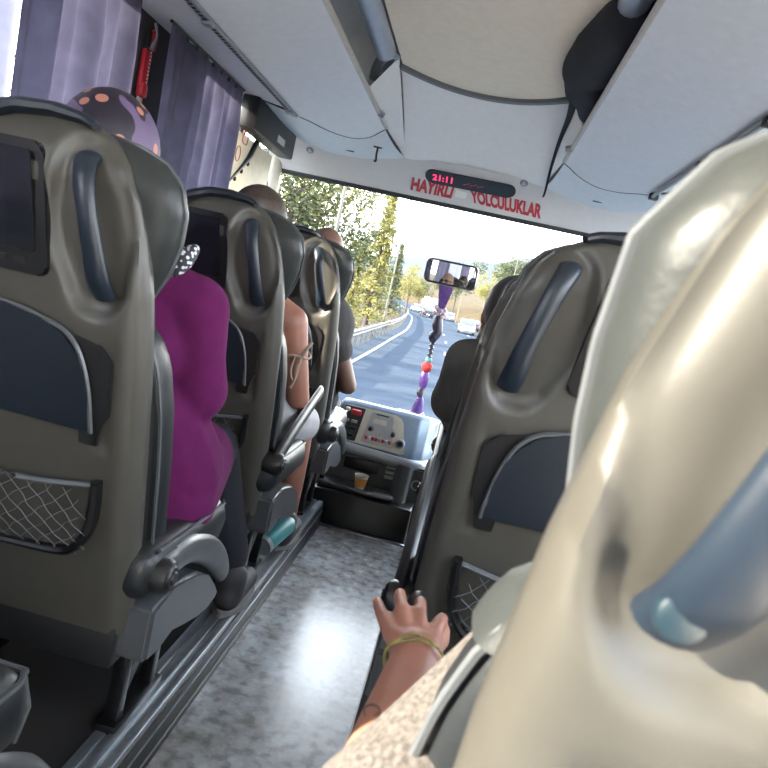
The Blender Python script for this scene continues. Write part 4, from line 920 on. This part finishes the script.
# guard rail
t_ = thing('guard_rail', 'grey steel guard rail along the left road edge', 'guard rail', (edge(20)-.5, 20, RZ))
o0 = Vector((edge(20)-.5, 20, RZ)); prof = [(0, .52), (.05, .55), (.05, .62), (.0, .66), (.05, .70), (.05, .78), (0, .81), (-.012, .80), (-.012, .53)]
ys = [4+2*k for k in range(66)]
mb = MB(); mb.grid(lambda u, v: (lambda y, p: Vector((edge(y)-.35+p[0], y, edge(y, 'z')+p[1]))-o0)(ys[min(int(round(v*65)), 65)], prof[int(round(u*9)) % 9]), 9, 66, cu=True); mb.build('rail_beam', M['galv'], t_, angle=180)
for k in range(2, 60):
    y = k*2.0; MB().box(Vector((edge(y)-.44, y, edge(y, 'z')+.38))-o0, (.10, .12, .9)).build('rail_post', M['galv'], t_)
# trees
def tree_parts(h, kind, seed):
    rn = random.Random(seed); mb = MB(); V, Fc = [], []
    def leaf(p, s):
        a = Vector((rn.gauss(0, 1), rn.gauss(0, 1), rn.gauss(0, .6))).normalized()*s; b2 = Vector((rn.gauss(0, 1), rn.gauss(0, 1), rn.gauss(0, .6))).normalized()*s*.6
        i = len(V); V.extend([p-a, p+b2, p+a, p-b2]); Fc.append((i, i+1, i+2, i+3))
    if kind == 'pine':
        nl = 22
        for l in range(nl):
            f = l/(nl-1); z = h*(.13+.87*f); R = h*.225*(1-f)**.95*(.75+.4*rn.random())+.06
            for b2 in range(9):
                th = rn.uniform(0, 6.28); L = R*rn.uniform(.55, 1.1)
                for q in range(34):
                    k = rn.random()**.7; leaf(Vector((L*k*math.cos(th)+rn.gauss(0, .02*h*.6), L*k*math.sin(th)+rn.gauss(0, .02*h*.6), z-.25*L*k+rn.gauss(0, .012*h))), h*.0125*rn.uniform(.6, 1.4))
    else:
        cs = [(Vector((rn.gauss(0, .16*h), rn.gauss(0, .16*h), h*rn.uniform(.42, .86))), h*rn.uniform(.10, .2)) for _ in range(16)]
        for c, r_ in cs:
            for q in range(480):
                d = Vector((rn.gauss(0, 1), rn.gauss(0, 1), rn.gauss(0, 1))).normalized(); leaf(c+d*r_*rn.uniform(.5, 1.05), h*.0125*rn.uniform(.6, 1.4))
    mb.faces(V, Fc); return mb
protos = {}
def tree(x, y, z, h, kind, m, label, seed, group):
    nm = 'conifer_tree' if kind == 'pine' else 'leafy_tree'
    t_ = thing(nm, label, 'tree', (x, y, z), group); key = (kind, seed % 3, m)
    if key not in protos:
        ob = tree_parts(10, kind, seed).build('foliage', M[m], t_, smooth=False, weld=False); rn2 = random.Random(seed)
        tk = MB().tube([(0, 0, -.3), (.05, 0, 3), (0, .06, 6), (0, 0, 9.2 if kind == 'pine' else 6.5)], [.21, .17, .11, .03], 10, smooth=4)
        for q in range(10): th = rn2.uniform(0, 6.28); zq = rn2.uniform(2.5, 6.5); tk.tube([(0, 0, zq), (1.3*math.cos(th), 1.3*math.sin(th), zq+(.1 if kind == 'pine' else 1.2))], [.06, .015], 6)
        ot = tk.build('trunk', M['bark'], t_); protos[key] = (ob.data, ot.data)
        ob.scale = ot.scale = (h/10,)*3
    else:
        for n_, me in zip(('foliage', 'trunk'), protos[key]):
            q = bpy.data.objects.new(n_, me); COL.objects.link(q); q.parent = t_; q.scale = (h/10,)*3
    t_.rotation_euler.z = seed*1.7
    return t_
def tbase(u, v, y):   # foot of a tree seen at a pixel, dropped onto the left bank
    p = at(u, v, Y=y); return p.x, y, left_z(max(0, edge(y)-1-p.x), y)-.15
G1 = 'conifers on the left bank'
for (u, y, h, kind, m, sd, lab) in [
    (366, 42, 8.4, 'pine', 'leafy', 1, 'tall pointed yellow green conifer left of the thin lamp post'),
    (347, 36, 4.6, 'pine', 'leafy', 2, 'shorter yellow green conifer beside the tall pointed one, at its left'),
    (297, 31, 8.0, 'leafy', 'leafy', 4, 'broad sunlit yellow green tree in upper left of windscreen'),
    (270, 27, 8.0, 'leafy', 'leafg', 5, 'green tree at the left edge of windscreen above the seat head'),
    (352, 62, 7.2, 'leafy', 'leafg', 6, 'green tree behind the two yellow green conifers'),
    (386, 76, 7.6, 'pine', 'leafg', 7, 'dark green conifer behind the thin lamp post on left bank'),
    (403, 100, 7.6, 'leafy', 'leafy', 8, 'small yellowish tree right of the lamp post on left bank'),
    (372, 90, 7.6, 'pine', 'leafg', 9, 'slim green conifer in the distance behind the tall pointed one'),
    (414, 150, 7.0, 'leafy', 'leafg', 10, 'low green tree at the far bend of the left bank')]:
    x, y, z = tbase(u, 320, y); tree(x, y, z, h, kind, m, lab, sd, G1)
G2 = 'trees on the right bank'
for (u, v, y, top, kind, m, sd, lab) in [
    (455, 300, 150, 262, 'leafy', 'leafg', 11, 'round green tree below the mirror at the far right of road'),
    (437, 300, 185, 276, 'leafy', 'leafg', 12, 'low green tree seen below the left half of the mirror'),
    (506, 300, 110, 250, 'leafy', 'leafg', 13, 'green tree on the right bank beside the dark haired head'),
    (486, 300, 138, 268, 'leafy', 'leafy', 14, 'yellowish tree right of the mirror on the far bank'),
    (548, 300, 80, 246, 'leafy', 'leafg', 15, 'green tree top peeping over the right seats'),
    (597, 300, 62, 236, 'leafy', 'leafy', 16, 'yellow green tree top at the right corner of windscreen')]:
    p = at(u, v, Y=y); q = at(u+(v-top)*.22, top, Y=y); z = right_z(max(0, p.x-edge(y)-10.3), y)-.2
    tree(p.x, y, z, q.z-z, kind, m, lab, sd, G2)
for k, (y, h) in enumerate([(7.5, 9), (12, 10), (16.5, 9), (21, 10), (-1, 9)]):
    x = -10.8-.6*(k % 2); tree(x, y, left_z(edge(y)-1-x, y)-.15, h, 'pine', 'leafg', 'tree of the roadside row whose shade stripes the asphalt', 20+k, 'roadside row of trees beside the bus')
# lamp posts
def lamp(base, top, label, arms=1, r=.09):
    b, t2 = Vector(base), Vector(top); t_ = thing('street_lamp', label, 'street lamp', b); h = t2.z-b.z
    MB().tube([(0, 0, -.3), (0, 0, h)], [r, r*.55], 10).build('post', M['pole'], t_)
    for s in ((1, -1)[:arms]):
        a = MB().tube([(0, 0, h), (-s*.6, 0, h+.35), (-s*1.6, 0, h+.45)], r*.4, 8, smooth=4).build('lamp_arm', M['pole'], t_)
        MB().box((-s*1.9, 0, h+.43), (.7, .25, .12), .04).build('lamp_head', M['lampglass'], a)
for (u, v, u2, v2, y, arms, lab) in [(395, 300, 413, 188, 58, 2, 'tall thin street lamp post rising beside the pointed conifer'), (322, 245, 347, 178, 22, 1, 'grey street lamp post at left among the sunlit trees'),
                                     (462, 312, 470, 262, 118, 1, 'thin street lamp post below the right end of mirror'), (497, 312, 519, 256, 74, 1, 'street lamp post near the dark haired head at right')]:
    p, q = at(u, v, Y=y), at(u2, v2, Y=y); z = left_z(max(0, edge(y)-1-p.x), y) if p.x < edge(y) else right_z(max(0, p.x-edge(y)-10.3), y)
    if y == 22: q.z += 2.2
    lamp((q.x, y, z-.1), (q.x, y, q.z), lab, arms, .075)
# vehicles
def vehicle(label, pos, paint, L=4.4, Wd=1.8, H=1.48, truck=False, yaw=0, cat='car'):
    t_ = thing('truck' if truck else 'car', label, cat, pos); t_.rotation_euler.z = yaw
    pr = [(-L/2, .32), (-L/2-.03, .7), (-L/2+.02, H*.62), (L*.12, H*.62), (L/2-.4, H*.52), (L/2, H*.46), (L/2+.02, .32)]
    if truck: pr = [(-L/2, .5), (-L/2, H), (L*.22, H), (L*.24, H*.8), (L/2, H*.76), (L/2, .5)]
    X = lambda y, z, d: Vector((d, y, z))
    MB().prism(pr, X, -Wd/2, Wd/2, .09, 3).build('car_body', paint, t_)
    if not truck:
        gh = [(-L/2+.06, H*.6), (-L/2+.38, H*.97), (-L/2+.6, H), (L*.02, H), (L*.2, H*.6)]
        c = MB().prism(gh, X, -Wd/2+.12, Wd/2-.12, .07, 3).build('cabin', paint, t_)
        MB().prism([(-L/2+.075, H*.66), (-L/2+.31, H*.92), (-L/2+.29, H*.93), (-L/2+.03, H*.66)], X, -Wd/2+.22, Wd/2-.22, .01).build('rear_window', M['carglass'], c)
        for s in (-1, 1): MB().prism([(-L/2+.5, H*.64), (-L/2+.66, H*.92), (L*.0, H*.92), (L*.13, H*.64)], X, s*(Wd/2-.125), s*(Wd/2-.108), .002).build('side_window', M['carglass'], c)
        MB().box((0, -L/2-.04, .50), (.52, .02, .12), .005).build('number_plate', M['white'], t_)
    for s in (-1, 1):
        MB().box((s*(Wd/2-.16), -L/2-.03, H*.53 if not truck else .7), (.2, .05, .2), .02).build('tail_lamp', M['tail'], t_)
        for y in (-L*.3, L*.31): MB().lathe([(0, -.1), (.27, -.1), (.32, -.07), (.32, .07), (.27, .1), (0, .1)], (s*(Wd/2-.1), y, .32), 'x', 20).build('wheel', M['tyre'], t_)
    return t_
def car_at(u, v, y, *a, **k):
    p = at(u, v, Y=y); return vehicle(a[0], (p.x, y, edge(y, 'z')+.0), *a[1:], **k)
car_at(466, 330, 78, 'white car with red tail lamps driving nearest ahead on the right', M['carwhite'], yaw=.03, H=1.6, Wd=1.85)
car_at(474, 322, 96, 'dark car just beyond the white car', M['cardark'], yaw=.05)
car_at(427, 312, 116, 'dark car on the bend left of the hanging charm', M['cardark'], yaw=.2, H=1.6)
car_at(449, 313, 124, 'grey car right of the hanging charm on the bend', M['carsilver'], yaw=.2)
car_at(417, 309, 134, 'small white car far ahead at the guard rail bend', M['carwhite'], yaw=.25)
car_at(436, 309, 146, 'white car half hidden behind the charm beads', M['carwhite'], yaw=.25)
car_at(431, 300, 158, 'white truck far ahead above the dark car', M['carwhite'], L=7.5, Wd=2.4, H=3.1, truck=True, yaw=.3, cat='truck')
